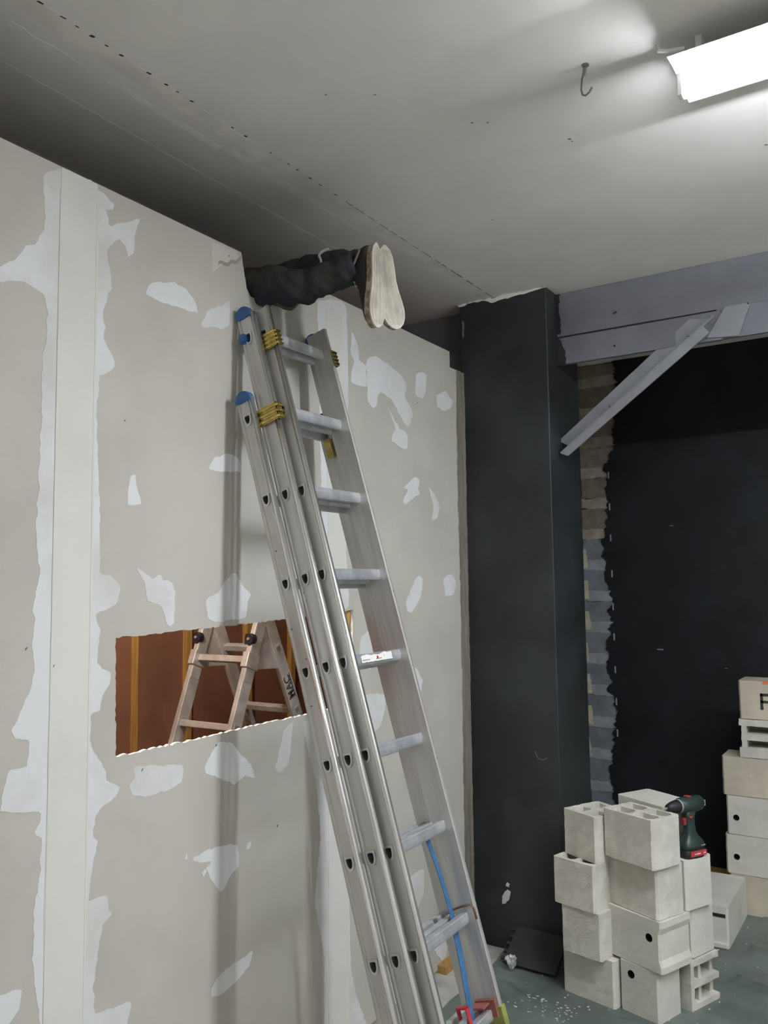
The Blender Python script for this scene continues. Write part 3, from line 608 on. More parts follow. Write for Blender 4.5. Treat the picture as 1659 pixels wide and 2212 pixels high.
# ------------------------------------------------------------------ step ladder inside the box
sl = empty('step_ladder', (-0.42,2.56,0)); tag(sl, 'folding aluminium A-frame ladder inside the box, seen through cut opening', 'ladder')
APZ = 1.635
M_ALUW = mat('dusty_aluminium', (0.50,0.475,0.45), 0.48, 0.5, var=0.2, vscale=14)
XN, XF = 0.135, -0.145      # near and far stile, relative to the ladder's middle
for sgn, slope in ((-1,0.375),(1,0.462)):
    ang = math.atan(slope)*sgn
    leg_root = Matrix.Translation((0,0,APZ)) @ Matrix.Rotation(ang, 4, 'X')     # local -z runs down the leg
    Ln = (APZ-0.0)/math.cos(ang)-0.014
    for xs in (XN,XF):
        b = MB(); b.prism([(xs-0.011,-0.028),(xs+0.011,-0.028),(xs+0.011,0.028),(xs-0.011,0.028)], -Ln, -0.01 if sgn > 0 else -0.07, 'z', M=leg_root); b.build('stile', M_ALUW, sl, bevel=0.002)
        b = MB(); b.prism([(xs-0.014,-0.032),(xs+0.014,-0.032),(xs+0.014,0.032),(xs-0.014,0.032)], -Ln, -Ln+0.05, 'z', M=leg_root); b.build('foot', M_DRILLB, sl)
        if sgn < 0:
            b = MB(); b.prism([(xs-0.012,-0.025),(xs+0.012,-0.025),(xs+0.012,0.025),(xs-0.012,0.025)], -0.30, 0.0, 'z', M=leg_root); b.build('upper_stile', M_ALUW, sl, bevel=0.002)
            b = MB(); b.prism([(xs-0.016,-0.036),(xs+0.016,-0.036),(xs+0.016,0.034),(xs-0.016,0.034)], -0.248, -0.188, 'z', M=leg_root); b.build('sleeve', M_ALUW, sl, bevel=0.004)
    for k in range(6):
        d = -0.235-0.262*k + (0.075 if sgn > 0 else 0)
        if k == 0 and sgn > 0: d = -0.205
        if k == 1 and sgn > 0: d = -0.485
        d += 0.022
        if d < -Ln+0.06: break
        b = MB(); b.prism([(-0.013,d-0.013),(0.013,d-0.013),(0.013,d+0.013),(-0.013,d+0.013)], XF-0.012, XN+0.012, 'x', M=leg_root)
        b.build('rung', M_ALUW, sl, bevel=0.003)
        b = MB(); b.prism([(-0.016,d-0.017),(0.016,d-0.017),(0.016,d+0.017),(-0.016,d+0.017)], XN+0.0105, XN+0.0125, 'x', M=leg_root); b.prism([(-0.010,d-0.011),(0.010,d-0.011),(0.010,d+0.011),(-0.010,d+0.011)], XN+0.012, XN+0.0132, 'x', M=leg_root, mi=1); b.build('rung_end', [M_ALUW, M_INHOLE], sl)  # dark plate stands for the shaded hollow of the rung
    if sgn > 0:
        for xs in (XN,XF):
            b = MB(); b.prism([(xs-0.014,-0.031),(xs+0.014,-0.031),(xs+0.014,0.031),(xs-0.014,0.031)], -0.03, 0.012, 'z', M=leg_root); b.build('end_cap', M_BLUE, sl, bevel=0.004)
        # maker's lettering down the near stile
        tx = bpy.data.curves.new('lettering','FONT'); tx.body = 'MAC'; tx.size = 0.048; tx.extrude = 0.0006; tx.offset = 0.0009; tx.align_x = 'CENTER'; tx.align_y = 'CENTER'
        to = bpy.data.objects.new('lettering', tx); C.objects.link(to); to.parent = sl
        # local axes of the text: reading upwards along the stile, facing the opening (+x)
        ux = leg_root.to_3x3() @ Vector((0,0,1)); uz = Vector((1,0,0)); uy = uz.cross(ux)
        Mt = Matrix((ux,uy,uz)).transposed().to_4x4(); Mt.translation = leg_root @ Vector((XN+0.0115,-0.004,-0.355)); to.matrix_local = Mt
        tx.materials.append(M_MARK); dg = bpy.context.evaluated_depsgraph_get(); tm = bpy.data.meshes.new_from_object(to.evaluated_get(dg)); bpy.data.objects.remove(to)
        to = bpy.data.objects.new('lettering', tm); C.objects.link(to); to.parent = sl; to.matrix_local = Mt
        b = MB(); b.prism([(0.015,-0.41),(0.0185,-0.41),(0.0185,-0.30),(0.015,-0.30)], XN+0.011, XN+0.0122, 'x', M=leg_root); b.build('logo_bar', M_MARK, sl)
        for i in range(6):
            b = MB(); b.prism([(0.0085,-0.40+i*0.016),(0.0135,-0.40+i*0.016),(0.0135,-0.39+i*0.016),(0.0085,-0.39+i*0.016)], XN+0.011, XN+0.0121, 'x', M=leg_root); b.build('logo_dot', M_MARK, sl)
# hinge cheeks and black locking knobs
for xs in (XN,XF):
    b = MB(); b.prism([(-0.030,APZ-0.08),(0.030,APZ-0.06),(0.095,APZ-0.20),(0.082,APZ-0.245),(-0.085,APZ-0.235),(-0.078,APZ-0.16)], xs-0.006, xs+0.004, 'x'); b.build('hinge_plate', M_ALUW, sl, bevel=0.002)
    y, z = -0.062, APZ-0.120
    b = MB(); b.cyl((xs,y,z),(0,-1,0.1),0.022,0.026,14)
    for a in (0.4,2.2,3.9): b.box((xs-0.005+0.02*math.cos(a),y-0.028,z-0.005+0.02*math.sin(a)),(xs+0.005+0.02*math.cos(a),y-0.003,z+0.005+0.02*math.sin(a)))
    b.build('locking_knob', M_DRILLB, sl, bevel=0.002)
    b = MB(); b.cyl((xs,y-0.026,z+0.003),(0,-1,0.1),0.006,0.004,10); b.build('knob_screw', M_ALUB, sl)

# ------------------------------------------------------------------ hollow concrete blocks
def ecell(b, cx, cy, wx, wy, z0, z1):
    pass
def rough_up(bm, amp, sc=30.0):
    for v in bm.verts:
        n = noise.noise_vector(v.co*sc); v.co += n*amp
def block_mesh(Lx, Ly, H, open_top=True, cells=(2,2), wall_t=0.024, hole=None, notch=0.0, m=None, seed=0, ledge=0.0, dens=0.022, amp=0.0016, endlip=True):
    """hollow block Lx x Ly x H, origin at the middle of its base. cavities open upward when open_top"""
    b = MB(); bm = b.bm
    nx = max(4,int(Lx/dens)); ny = max(4,int(Ly/dens)); nz = max(4,int(H/dens))
    # rounded outline of the body
    r = 0.008
    def outline(z):
        pts = []
        def seg(a,bb,n):
            for i in range(n): pts.append((a[0]+(bb[0]-a[0])*i/n, a[1]+(bb[1]-a[1])*i/n, z))
        x,y = Lx/2,Ly/2
        seg((-x+r,-y),(x-r,-y),nx); seg((x-r,-y),(x,-y+r),1); seg((x,-y+r),(x,y-r),ny); seg((x,y-r),(x-r,y),1)
        seg((x-r,y),(-x+r,y),nx); seg((-x+r,y),(-x,y-r),1); seg((-x,y-r),(-x,-y+r),ny); seg((-x,-y+r),(-x+r,-y),1)
        return pts
    rings = [outline(H*i/nz) for i in range(nz+1)]
    if ledge:
        for ring in rings:
            for i,p in enumerate(ring):
                if p[0] > Lx/2-0.02 and 0.028 < p[2] < H-0.032 and abs(p[1]) < Ly/2+1: ring[i] = (p[0]-ledge,p[1],p[2])
    R = [[bm.verts.new(p) for p in ring] for ring in rings]; n = len(R[0])
    for a,c in zip(R,R[1:]):
        for i in range(n): bm.faces.new((a[i],a[(i+1)%n],c[(i+1)%n],c[i]))
    bm.faces.new(R[0][::-1])
    top_edges = [bm.edges.get((R[-1][i],R[-1][(i+1)%n])) for i in range(n)]
    if open_top:
        holes = []; gx,gy = cells
        cw = (Lx-wall_t*(gx+1))/gx; ch = (Ly-wall_t*(gy+1))/gy
        for i in range(gx):
            for j in range(gy):
                cx = -Lx/2+wall_t+cw/2+i*(cw+wall_t); cy = -Ly/2+wall_t+ch/2+j*(ch+wall_t)
                def cr(z,sh):
                    pts = []; a,c = cw/2-sh,ch/2-sh; q = 0.014
                    for (sx,sy) in ((1,-1),(1,1),(-1,1),(-1,-1)):
                        pts += [(cx+sx*a-(q*sx if sx*sy > 0 else 0)*1, cy+sy*c-(q*sy if sx*sy < 0 else 0), z),
                                (cx+sx*a-(q*sx if sx*sy < 0 else 0)*1, cy+sy*c-(q*sy if sx*sy > 0 else 0), z)] if True else []
                    return pts
                base = cr(H,0); 
                # order by angle for a clean loop
                def loop(z,sh):
                    P = cr(z,sh); return sorted(P, key=lambda p: math.atan2(p[1]-cy,p[0]-cx))
                l0 = [bm.verts.new(p) for p in loop(H,0)]; l1 = [bm.verts.new(p) for p in loop(H*0.55,0.004)]; l2 = [bm.verts.new(p) for p in loop(0.022,0.010)]
                m_ = len(l0)
                for a,c in ((l0,l1),(l1,l2)):
                    for t in range(m_): bm.faces.new((a[t],c[t],c[(t+1)%m_],a[(t+1)%m_]))
                bm.faces.new(l2)
                holes.append(l0)
        from mathutils.geometry import tessellate_polygon
        vl = [R[-1]]+holes; flat = [v for l in vl for v in l]
        for tri in tessellate_polygon([[v.co.copy() for v in l] for l in vl]):
            try: bm.faces.new([flat[q] for q in tri])
            except ValueError: pass
    else:
        bm.faces.new(R[-1])
    off = Vector((seed*3.7,seed*1.3,0))
    for v in bm.verts:
        nv = noise.noise_vector((v.co+off)*45); edge = 1.0
        if v.co.z > H-0.001 and open_top: edge = 1.7
        v.co += nv*amp*edge
    bmesh.ops.recalc_face_normals(bm, faces=bm.faces[:])
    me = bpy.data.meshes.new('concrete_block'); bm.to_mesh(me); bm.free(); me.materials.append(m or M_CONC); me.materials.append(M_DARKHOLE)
    return me
def hole_in(o, p, axis, r, depth=0.06):
    """drill a round finger hole into a block (local coordinates)"""
    c = MB(); p = Vector(p); a = Vector(axis).normalized(); c.cyl(p+a*0.02, -a, r, depth+0.02, 14)
    for v in c.bm.verts: v.co += noise.noise_vector(v.co*90)*0.0015
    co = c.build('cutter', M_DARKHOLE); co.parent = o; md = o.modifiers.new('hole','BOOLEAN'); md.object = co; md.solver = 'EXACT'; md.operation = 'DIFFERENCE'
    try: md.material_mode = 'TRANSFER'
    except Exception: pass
    realize(o); me = co.data; bpy.data.objects.remove(co); bpy.data.meshes.remove(me)
def place(me, x, y, z, ang, label, grp, flip=None, tilt=0):
    o = bpy.data.objects.new('concrete_block', me); C.objects.link(o); o.location = (x,y,z); o.rotation_euler = (flip or 0, tilt, math.radians(ang))
    tag(o, label, 'block', grp); return o
G1 = 'hollow concrete blocks in the front stack'; G2 = 'concrete blocks in the stack against the black wall'
H = 0.1895
def corner(P, ang, L, W):
    """centre of a footprint whose front corner is P, long side L to the left-back and W to the right-back"""
    a = math.radians(ang); e1 = Vector((math.cos(a),math.sin(a))); e2 = Vector((-math.sin(a),math.cos(a)))
    return Vector(P)-e1*L/2+e2*W/2
A = -24.6
def put(me, P, ang, L, W, lev, label, **k):
    c = corner(P, ang, L, W); return place(me, c.x, c.y, 0.004+lev*0.19, ang, label, G1, **k)
T1 = block_mesh(0.254,0.168,H,True,(2,2),0.0165,seed=1)
HT, HBk = 0.197, 0.186
def putz(me, P, ang, L, W, z, label):
    c = corner(P, ang, L, W); return place(me, c.x, c.y, 0.004+z, ang, label, G1)
putz(T1,(0.966,3.408),A,0.254,0.168,3*HT,'rough pale block with four open cavities in its top, beside the drill')
S2 = block_mesh(0.270,0.160,H+0.005,False,seed=2)
putz(S2,(0.965,3.442),-25.5,0.270,0.160,2*HT,'rough plain block under the one with four open cavities')
S3 = block_mesh(0.268,0.195,H+0.005,False,m=M_CONC2,seed=3,ledge=0.009,amp=0.0009)
o = putz(S3,(0.979,3.432),-22,0.268,0.195,HT,'smooth block with ledged end and one round hole, third from the top')
hole_in(o,(0.075,-0.0975,0.122),(0,-1,0),0.0165)
hole_in(o,(-0.134,-0.05,0.145),(-1,0,0),0.02); hole_in(o,(-0.134,-0.05,0.065),(-1,0,0),0.022)
S4 = block_mesh(0.178,0.155,H+0.005,False,m=M_CONC2,seed=4,amp=0.001)
o = putz(S4,(0.957,3.446),-18,0.178,0.155,0,'smooth narrow block with a round hole at the foot of its stack')
hole_in(o,(-0.035,-0.0775,0.15),(0,-1,0),0.0165)
D2 = block_mesh(0.285,0.165,H+0.005,False,m=M_CONC2,seed=5,amp=0.001)
putz(D2,(1.041,3.598),A,0.285,0.165,2*HT,'smooth pale block carrying the cordless drill')
D3 = block_mesh(0.275,0.160,H+0.005,False,m=M_CONC2,seed=6,amp=0.001)
putz(D3,(1.046,3.648),-20,0.275,0.150,HT,'smooth pale block underneath the one that carries the drill')
def open_end(L,W,H):
    b = MB()
    b.box((-L/2,-W/2,0),(L/2,W/2,0.024)); b.box((-L/2,-W/2,H-0.024),(L/2,W/2,H)); b.box((-L/2,-W/2,H/2-0.012),(L/2,W/2,H/2+0.012))
    b.box((-L/2,-W/2,0.024),(L/2,-W/2+0.022,H-0.024)); b.box((-L/2,W/2-0.022,0.024),(L/2-0.03,W/2,H-0.024)); b.box((-L/2,-W/2+0.022,0.024),(-L/2+0.024,W/2-0.022,H-0.024)); b.box((-L/2,-0.030,0.024),(L/2-0.012,-0.012,H-0.024))
    bmesh.ops.subdivide_edges(b.bm, edges=b.bm.edges[:], cuts=5, use_grid_fill=True)
    for v in b.bm.verts: v.co += noise.noise_vector(v.co*40)*0.003
    bmesh.ops.recalc_face_normals(b.bm, faces=b.bm.faces[:])
    me = bpy.data.meshes.new('concrete_block'); b.bm.to_mesh(me); b.bm.free(); me.materials.append(M_CONC); return me
putz(open_end(0.27,0.195,H+0.003),(1.038,3.612),-21,0.265,0.195,0,'block on its side with two broken cavities, at floor level')
C1 = block_mesh(0.262,0.190,H+0.004,False,m=M_CONC2,seed=8,amp=0.0008)
c0 = Vector((0.723,3.746)); a_ = math.radians(-28); e1 = Vector((math.cos(a_),math.sin(a_))); e2 = Vector((-math.sin(a_),math.cos(a_)))
cc = c0+e1*0.131+e2*0.096
place(C1, cc.x, cc.y, 0.004+3*HT, -28, 'pale block with closed smooth top behind the drill', G1)
B1 = block_mesh(0.190,0.205,0.1855,True,(2,2),0.018,seed=9)
putz(B1,(0.714,3.478),-26,0.190,0.205,3*HBk,'rough block with open cavities at the stack side towards black column')
B2 = block_mesh(0.204,0.14,0.1855,True,(2,1),0.022,seed=10)
putz(B2,(0.720,3.455),-15,0.204,0.105,2*HBk,'rough block jutting out under the open one, showing dark gaps')
B3 = block_mesh(0.188,0.10,0.1855,False,seed=11)
putz(B3,(0.735,3.446),-13,0.188,0.095,HBk,'plain rough block second from the floor towards black column')
B4 = block_mesh(0.246,0.24,0.1855,False,m=M_CONC2,seed=12)
putz(B4,(0.774,3.472),-14,0.246,0.24,0,'wide block on the sheet at the stack foot towards black column')
# long block lying on the floor
lb = block_mesh(0.20,0.475,H,False,m=M_CONC2,seed=13,amp=0.0012)
o = place(lb, 0.955, 4.535, 0.005, 0, 'long pale block with a dark slot lying on the sheet between the two stacks', None)
b = MB(); b.box((-0.095,-0.240,0.140),(0.088,-0.2345,0.155)); b.build('slot', M_DARKHOLE, o)
b = MB(); b.box((-0.098,-0.249,0.0),(0.098,-0.235,0.026)); b.build('ledge', M_CONC2, o, bevel=0.006)

# stack against the black wall
YB = 4.78
def fb(x0, L, lev, me_kw, label, D=0.2):
    me = block_mesh(L, D, 0.196, **me_kw)
    return place(me, x0+L/2, YB+D/2, 0.004+0.199*lev, 0, label, G2)
o = fb(0.975,0.44,0,dict(open_top=False,m=M_CONC3,seed=30),'plain pale block at the floor of the tall stack by the black wall')
o = fb(0.963,0.44,1,dict(open_top=False,m=M_CONC2,seed=31),'block with a round hole, second from the floor in the tall stack')
hole_in(o,(-0.22+0.052,-0.1,0.085),(0,-1,0),0.0155)
o = fb(0.975,0.44,2,dict(open_top=False,m=M_CONC2,seed=32),'block with a round hole, third from the floor in the tall stack')
hole_in(o,(-0.22+0.046,-0.1,0.085),(0,-1,0),0.0155)
o = fb(0.962,0.44,3,dict(open_top=False,m=M_CONC3,seed=33),'tan smooth block under the hollow block of the tall stack')
def slotted(L,D,H):
    b = MB(); t = 0.032
    zs = [0,0.05,0.098,0.128,0.172,H]
    b.box((-L/2,-D/2,0),(L/2,D/2,0.050)); b.box((-L/2+0.01,-D/2,0.088),(L/2,D/2,0.122)); b.box((-L/2,-D/2,0.162),(L/2,D/2,H))
    b.box((-L/2+0.012,-D/2,0.05),(-L/2+0.036,D/2,0.162)); b.box((L/2-0.03,-D/2,0.05),(L/2,D/2,0.162)); b.box((-L/2+0.02,D/2-0.04,0.05),(L/2-0.02,D/2,0.162))
    bmesh.ops.subdivide_edges(b.bm, edges=b.bm.edges[:], cuts=4, use_grid_fill=True)
    for v in b.bm.verts: v.co += noise.noise_vector(v.co*40)*0.0022
    bmesh.ops.recalc_face_normals(b.bm, faces=b.bm.faces[:])
    me = bpy.data.meshes.new('concrete_block'); b.bm.to_mesh(me); b.bm.free(); me.materials.append(M_CONC); return me
me = slotted(0.37,0.2,0.196); place(me, 1.055+0.185, YB+0.1, 0.004+0.199*4, 0, 'hollow block on its side showing two long dark slots in the tall stack', G2)
o = fb(1.062,0.37,5,dict(open_top=False,m=M_CONC3,seed=35),'topmost block of the tall stack, marked with a dark letter')
fx, fz = -0.185+0.104, 0.052
for (a0,b0,a1,b1) in ((0,0,0.013,0.082),(0,0.069,0.05,0.082),(0,0.034,0.036,0.046)):
    b = MB(); b.prism(ragged([(fx+a0,fz+b0),(fx+a1,fz+b0),(fx+a1,fz+b1),(fx+a0,fz+b1)],0.006,0.0009),-0.1026,-0.1005,'y'); b.build('stencil_stroke', M_MARK, o)
b = MB(); b.prism(ragged([(fx+0.012,0.182),(0.17,0.182),(0.17,0.196),(fx+0.016,0.195)],0.02,0.003),-0.1026,-0.1005,'y'); b.build('orange_mark', M_ORANGE, o)

# ------------------------------------------------------------------ cordless drill
dr = empty('cordless_drill', (1.044,3.690,0.592), (0,0,math.radians(61))); tag(dr, 'dark green cordless drill standing on a pale block of the front stack', 'drill')
# local: x points to the back of the drill, -x to the chuck
def rr(x0,x1,w_,z,n=10):  # rounded rectangle ring
    pts = []
    for k in range(n*2):
        a = 2*PI*k/(n*2); cx = math.copysign(abs(math.cos(a))**0.5, math.cos(a)); cy = math.copysign(abs(math.sin(a))**0.5, math.sin(a))
        pts.append(((x0+x1)/2+(x1-x0)/2*cx, w_/2*cy, z))
    return pts
b = MB(); b.loft([rr(-0.062,0.046,0.074,0.0),rr(-0.064,0.050,0.078,0.006),rr(-0.064,0.052,0.078,0.030),rr(-0.060,0.050,0.074,0.034)]); b.build('battery', M_DRILLB, dr, smooth=True)
b = MB(); b.loft([rr(-0.062,0.052,0.076,0.034),rr(-0.060,0.054,0.074,0.05),rr(-0.050,0.046,0.060,0.066),rr(-0.034,0.030,0.042,0.082),rr(-0.028,0.020,0.036,0.10),rr(-0.030,0.014,0.036,0.13),rr(-0.034,0.014,0.038,0.158),rr(-0.04,0.022,0.046,0.185)]); b.build('handle', M_DRILL, dr, smooth=True)
b = MB()
def cr_(x,r,z=0.207,n=18,sq=1.0): return [(x,r*math.cos(2*PI*k/n),z+r*sq*math.sin(2*PI*k/n)) for k in range(n)]
b.loft([cr_(-0.062,0.026),cr_(-0.055,0.031),cr_(-0.02,0.033),cr_(0.03,0.033),cr_(0.055,0.030),cr_(0.066,0.022),cr_(0.069,0.012)]); b.build('motor_body', M_DRILL, dr, smooth=True)
b = MB(); b.loft([cr_(-0.062,0.025),cr_(-0.075,0.0255),cr_(-0.10,0.022),cr_(-0.125,0.014),cr_(-0.128,0.008)]); b.build('chuck', M_DRILLB, dr, smooth=True)
b = MB(); b.cyl((-0.126,0,0.207),(-1,0,0),0.0045,0.012,8); b.build('chuck_jaw', M_ALUB, dr)
b = MB(); b.loft([cr_(-0.067,0.0272),cr_(-0.060,0.0282)]); b.build('clutch_ring', M_STEEL, dr, smooth=True)
b = MB(); b.box((-0.047,-0.012,0.128),(-0.030,0.012,0.158)); b.build('trigger', mat('dull_red_plastic', (0.22,0.03,0.035), 0.5), dr, bevel=0.004)
b = MB(); b.box((-0.03,-0.026,0.158),(-0.010,-0.019,0.166)); b.build('direction_switch', M_RED, dr, bevel=0.002)
b = MB(); b.box((-0.02,-0.012,0.237),(0.0,0.012,0.2425)); b.build('speed_switch', M_RED, dr, bevel=0.002)
b = MB(); b.box((0.060,-0.02,0.193),(0.076,0.02,0.219)); b.build('rear_cap', M_STEEL, dr, bevel=0.004)
b = MB(); b.box((-0.045,-0.0405,0.008),(0.046,-0.0375,0.030)); b.build('red_label', M_RED, dr, bevel=0.002)
for (x,l) in ((-0.026,0.006),(-0.016,0.026),(0.026,0.014)):
    b = MB(); b.box((x,-0.0412,0.016),(x+l,-0.0402,0.021)); b.build('label_print', M_SPECK, dr)
b = MB(); b.box((0.018,-0.0385,0.046),(0.042,-0.035,0.050)); b.build('label_print', M_STEEL, dr)

# ------------------------------------------------------------------ person crawling in over the wall, only the shins and shoes outside
def ell(c, ax, ay, d, n=18, ph=0.0, amp=0.0, sd=0.0):
    c = Vector(c); d = Vector(d).normalized(); a = d.cross(Vector((0,0,1))).normalized(); u = a.cross(d).normalized(); out = []
    for k in range(n):
        t = 2*PI*k/n; p = c+a*math.cos(t)*ax+u*math.sin(t)*ay
        if amp: p += (p-c).normalized()*amp*noise.noise(Vector((p.x*26+sd,p.y*14,p.z*17)))
        out.append(p)
    return out
def limb(b, pts, amp=0.0, sd=0.0, n=20, sub=5):
    """pts: (x,y,z,halfwidth,halfheight); smooth interpolation between them"""
    P = [Vector(p[:3]) for p in pts]; rings = []
    def cat(a,b_,c,d,t): return 0.5*((2*b_)+(c-a)*t+(2*a-5*b_+4*c-d)*t*t+(3*b_-a-3*c+d)*t*t*t)
    for i in range(len(pts)-1):
        q = [pts[max(i-1,0)],pts[i],pts[i+1],pts[min(i+2,len(pts)-1)]]
        for j in range(sub if i < len(pts)-2 else sub+1):
            t = j/sub; v = [cat(q[0][k],q[1][k],q[2][k],q[3][k],t) for k in range(5)]
            rings.append((Vector(v[:3]),v[3],v[4]))
    out = []
    for i,(p,w_,h_) in enumerate(rings):
        d = rings[min(i+1,len(rings)-1)][0]-rings[max(i-1,0)][0]; out.append(ell(p,w_,h_,d,n,amp=amp,sd=sd))
    b.loft(out)
def remesh(o, v):
    md = o.modifiers.new('r','REMESH'); md.mode = 'VOXEL'; md.voxel_size = v; md.use_smooth_shade = True
    ms = o.modifiers.new('s','SMOOTH'); ms.iterations = 3; realize(o)
    for p in o.data.polygons: p.use_smooth = True
pe_b = MB()
limb(pe_b, [(-0.62,2.32,2.845,0.15,0.10),(-0.80,2.32,2.84,0.15,0.10),(-1.0,2.32,2.845,0.17,0.105),(-1.2,2.32,2.85,0.18,0.10),(-1.30,2.32,2.86,0.10,0.075),(-1.36,2.32,2.87,0.058,0.058),(-1.42,2.32,2.885,0.060,0.07),(-1.50,2.32,2.90,0.074,0.095),(-1.58,2.32,2.895,0.066,0.085),(-1.62,2.32,2.89,0.03,0.04)])
for s in (-1,1):
    limb(pe_b, [(-1.20,2.32+s*0.15,2.85,0.055,0.055),(-1.30,2.32+s*0.24,2.80,0.048,0.048),(-1.48,2.32+s*0.27,2.745,0.042,0.042),(-1.70,2.32+s*0.20,2.730,0.034,0.030),(-1.76,2.32+s*0.19,2.722,0.04,0.020),(-1.85,2.32+s*0.18,2.718,0.030,0.014)])
person = pe_b.build('person', [M_JACK]); remesh(person, 0.012)
tag(person, 'person in dark trousers and dusty shoes crawling in over the plasterboard wall', 'person')
b = MB()
# near leg, far leg, hips
limb(b, [(-0.64,2.26,2.845,0.10,0.098),(-0.45,2.23,2.815,0.085,0.088),(-0.20,2.215,2.785,0.066,0.062),(-0.02,2.205,2.785,0.060,0.060),(0.06,2.210,2.765,0.062,0.066),(0.16,2.225,2.745,0.058,0.060),(0.26,2.246,2.756,0.052,0.053),(0.345,2.262,2.778,0.050,0.050),(0.375,2.266,2.785,0.050,0.049)], amp=0.012, sd=1)
limb(b, [(-0.64,2.40,2.85,0.10,0.098),(-0.45,2.42,2.845,0.088,0.086),(-0.20,2.40,2.845,0.066,0.066),(-0.02,2.37,2.848,0.064,0.062),(0.08,2.362,2.843,0.064,0.064),(0.18,2.362,2.841,0.062,0.063),(0.27,2.362,2.836,0.056,0.057),(0.345,2.362,2.824,0.050,0.050),(0.365,2.362,2.824,0.050,0.049)], amp=0.012, sd=4)
limb(b, [(-0.52,2.32,2.845,0.15,0.095),(-0.62,2.33,2.85,0.17,0.10),(-0.74,2.32,2.845,0.16,0.105)])
# hanging folds under the shin
for (x,y,z,l) in ((0.03,2.20,2.708,0.07),(0.15,2.285,2.712,0.06),(0.12,2.222,2.698,0.05)):
    limb(b, [(x-l,y,z+0.03,0.012,0.01),(x-l*0.3,y,z+0.004,0.02,0.016),(x+l*0.3,y,z+0.0,0.02,0.016),(x+l,y,z+0.026,0.012,0.01)], n=10, sub=3)
tr = b.build('trousers', M_TROUS, person); remesh(tr, 0.008)
# fold relief
dm = tr.data
for v in dm.vertices:
    if v.co.x > -0.1:
        f = noise.noise(Vector((v.co.x*38+v.co.z*22, v.co.y*8, v.co.z*30)))
        v.co += v.normal*0.0055*f
b = MB()
rg = []
for i in range(15):
    t = PI*0.40+PI*0.62*i/14
    for_c = Vector((0.195+0.008*math.sin(i*0.8), 2.362, 2.841))
    rr_ = 0.0655
    p = for_c+Vector((0,-math.sin(t-PI*0.35)*rr_*1.0,math.cos(t-PI*0.35)*rr_*1.03)); rg.append(p)
b.tube(rg, 0.0052, 6); b.build('reflective_band', M_STRIPE, person)
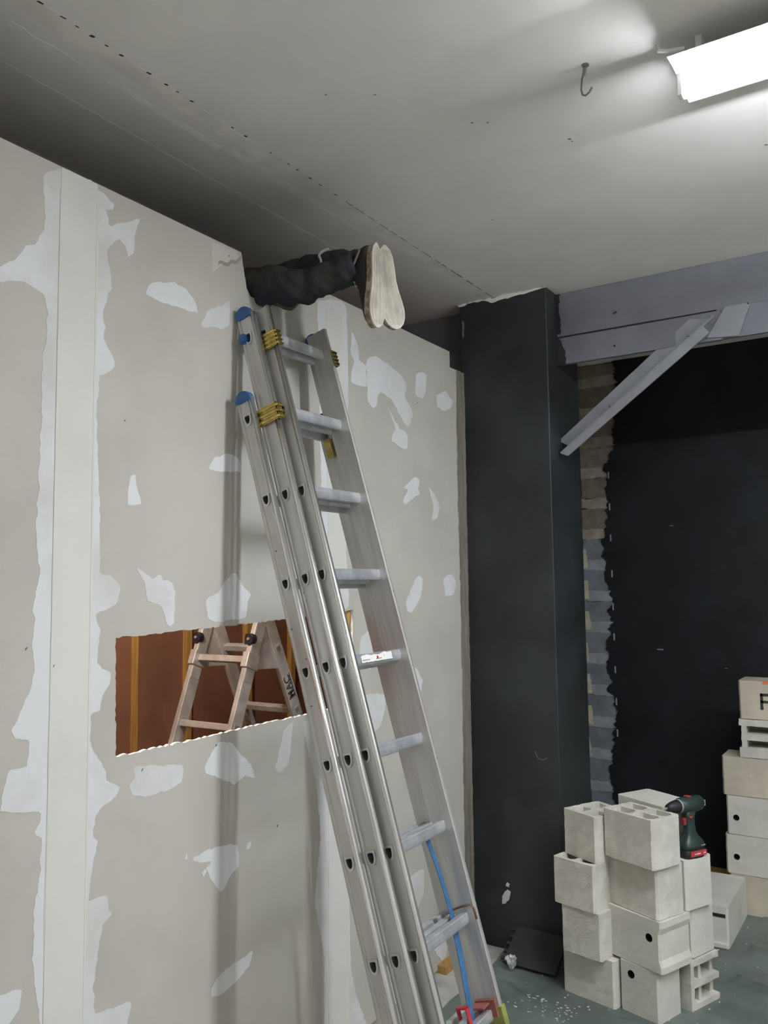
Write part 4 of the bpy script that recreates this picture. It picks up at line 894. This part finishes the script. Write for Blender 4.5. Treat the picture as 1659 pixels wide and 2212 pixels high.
# shoes: local frame, length axis L (heel 0 -> toe 1) pointing down, N = sole normal, W = across
def shoe(heel, normal_yaw, lean, parent, sd):
    """heel: world position of heel end of the sole's outer surface"""
    Nn = Vector((math.cos(normal_yaw), math.sin(normal_yaw), 0)); Wd = Vector((-math.sin(normal_yaw), math.cos(normal_yaw), 0))
    Lv = (Vector((0,0,-1))+Wd*lean[0]+Nn*lean[1]).normalized(); Wd = (Wd-Lv*Wd.dot(Lv)).normalized(); Nn = Lv.cross(Wd)
    if Nn.x < 0: Nn = -Nn
    M = Matrix((Lv,Wd,Nn)).transposed().to_4x4(); M.translation = Vector(heel)
    LL = 0.285
    half = [(0.0,0.004),(0.015,0.020),(0.04,0.030),(0.08,0.034),(0.12,0.034),(0.155,0.038),(0.19,0.045),(0.22,0.0475),(0.245,0.044),(0.268,0.032),(0.281,0.016),(0.285,0.003)]
    cv = lambda x: 0.006*math.sin(x/LL*PI*1.2)*sd
    outl = [(x,w_+cv(x)) for x,w_ in half]+[(x,-w_+cv(x)) for x,w_ in half[::-1]]
    root = MB()
    # upper: lofted along the length
    rings = []
    for (x,w_,h_,back) in ((0.004,0.016,0.040,0.0),(0.012,0.027,0.070,0),(0.035,0.033,0.088,0),(0.07,0.034,0.098,0),(0.10,0.033,0.096,0),(0.125,0.034,0.084,0),(0.16,0.038,0.068,0),(0.20,0.043,0.056,0),(0.235,0.041,0.047,0),(0.262,0.032,0.038,0),(0.278,0.016,0.026,0)):
        ring = []
        for k in range(16):
            a = PI*k/15; ring.append((x, cv(x)+w_*math.cos(a)*(1-0.18*math.sin(a)), -0.022-(h_-0.02)*math.sin(a)**0.8))
        rings.append(ring)
    R = [[root.bm.verts.new(M@Vector(p)) for p in r] for r in rings]
    for a_,c_ in zip(R,R[1:]):
        for i in range(15): root.bm.faces.new((a_[i],a_[i+1],c_[i+1],c_[i]))
        root.bm.faces.new((a_[15],a_[0],c_[0],c_[15]))
    root.bm.faces.new(R[0]); root.bm.faces.new(R[-1][::-1])
    sh_ = root.build('shoe', M_SHOE, parent, smooth=True)
    md = sh_.modifiers.new('sub','SUBSURF'); md.levels = 2; md.render_levels = 2
    b = MB(); b.prism(outl, -0.026, -0.004, 'z', M=M); b.build('foxing', M_SOLEB, sh_, bevel=0.003)
    b = MB(); b.prism([(0.1425+(x-0.1425)*1.012,y*1.04) for x,y in outl], -0.006, 0.0, 'z', M=M); b.build('sole', M_SOLE, sh_, bevel=0.0015)
    # wavy tread ribs
    b = MB(); x = 0.02
    def hw(x):
        for (x0,w0),(x1,w1) in zip(half,half[1:]):
            if x0 <= x <= x1: return w0+(w1-w0)*(x-x0)/(x1-x0)
        return 0.003
    while x < 0.272:
        w_ = hw(x)-0.006
        if w_ > 0.008:
            pts = []
            for i in range(13):
                y = -w_+2*w_*i/12; pts.append(M@Vector((x+0.0035*math.sin(i*PI/2.0), y+cv(x), 0.0004)))
            b.tube(pts, 0.0011, 4, up=tuple(Nn))
        x += 0.0058
    t_ = b.build('tread', M_SOLE, sh_); t_['kind'] = 'stuff'
    # collar band and laces
    b = MB()
    for i,(x,h_) in enumerate(((0.105,0.096),(0.122,0.088),(0.138,0.079),(0.154,0.071))):
        b.tube([M@Vector((x,-0.022+cv(x),-h_+0.008)),M@Vector((x+0.003,cv(x),-h_-0.001)),M@Vector((x,0.022+cv(x),-h_+0.008))],0.0024,6)
    b.build('laces', M_LACE, sh_)
    b = MB(); pts = []
    for i in range(9):
        x = 0.022+0.05*i/8; pts.append(M@Vector((x,(-0.0315-0.004*math.sin(i*0.4))*1.0+cv(x),-0.050-0.028*(i/8)**1.5)))
    b.tube(pts,0.0038,6); b.build('side_seam', mat('tan_dusty_trim', (0.20,0.14,0.10), 0.8), sh_)
    return sh_
shoe((0.452,2.272,2.846), math.radians(3), (0.0,0.0), person, 1)
shoe((0.436,2.346,2.868), math.radians(-22), (0.17,-0.02), person, -1)
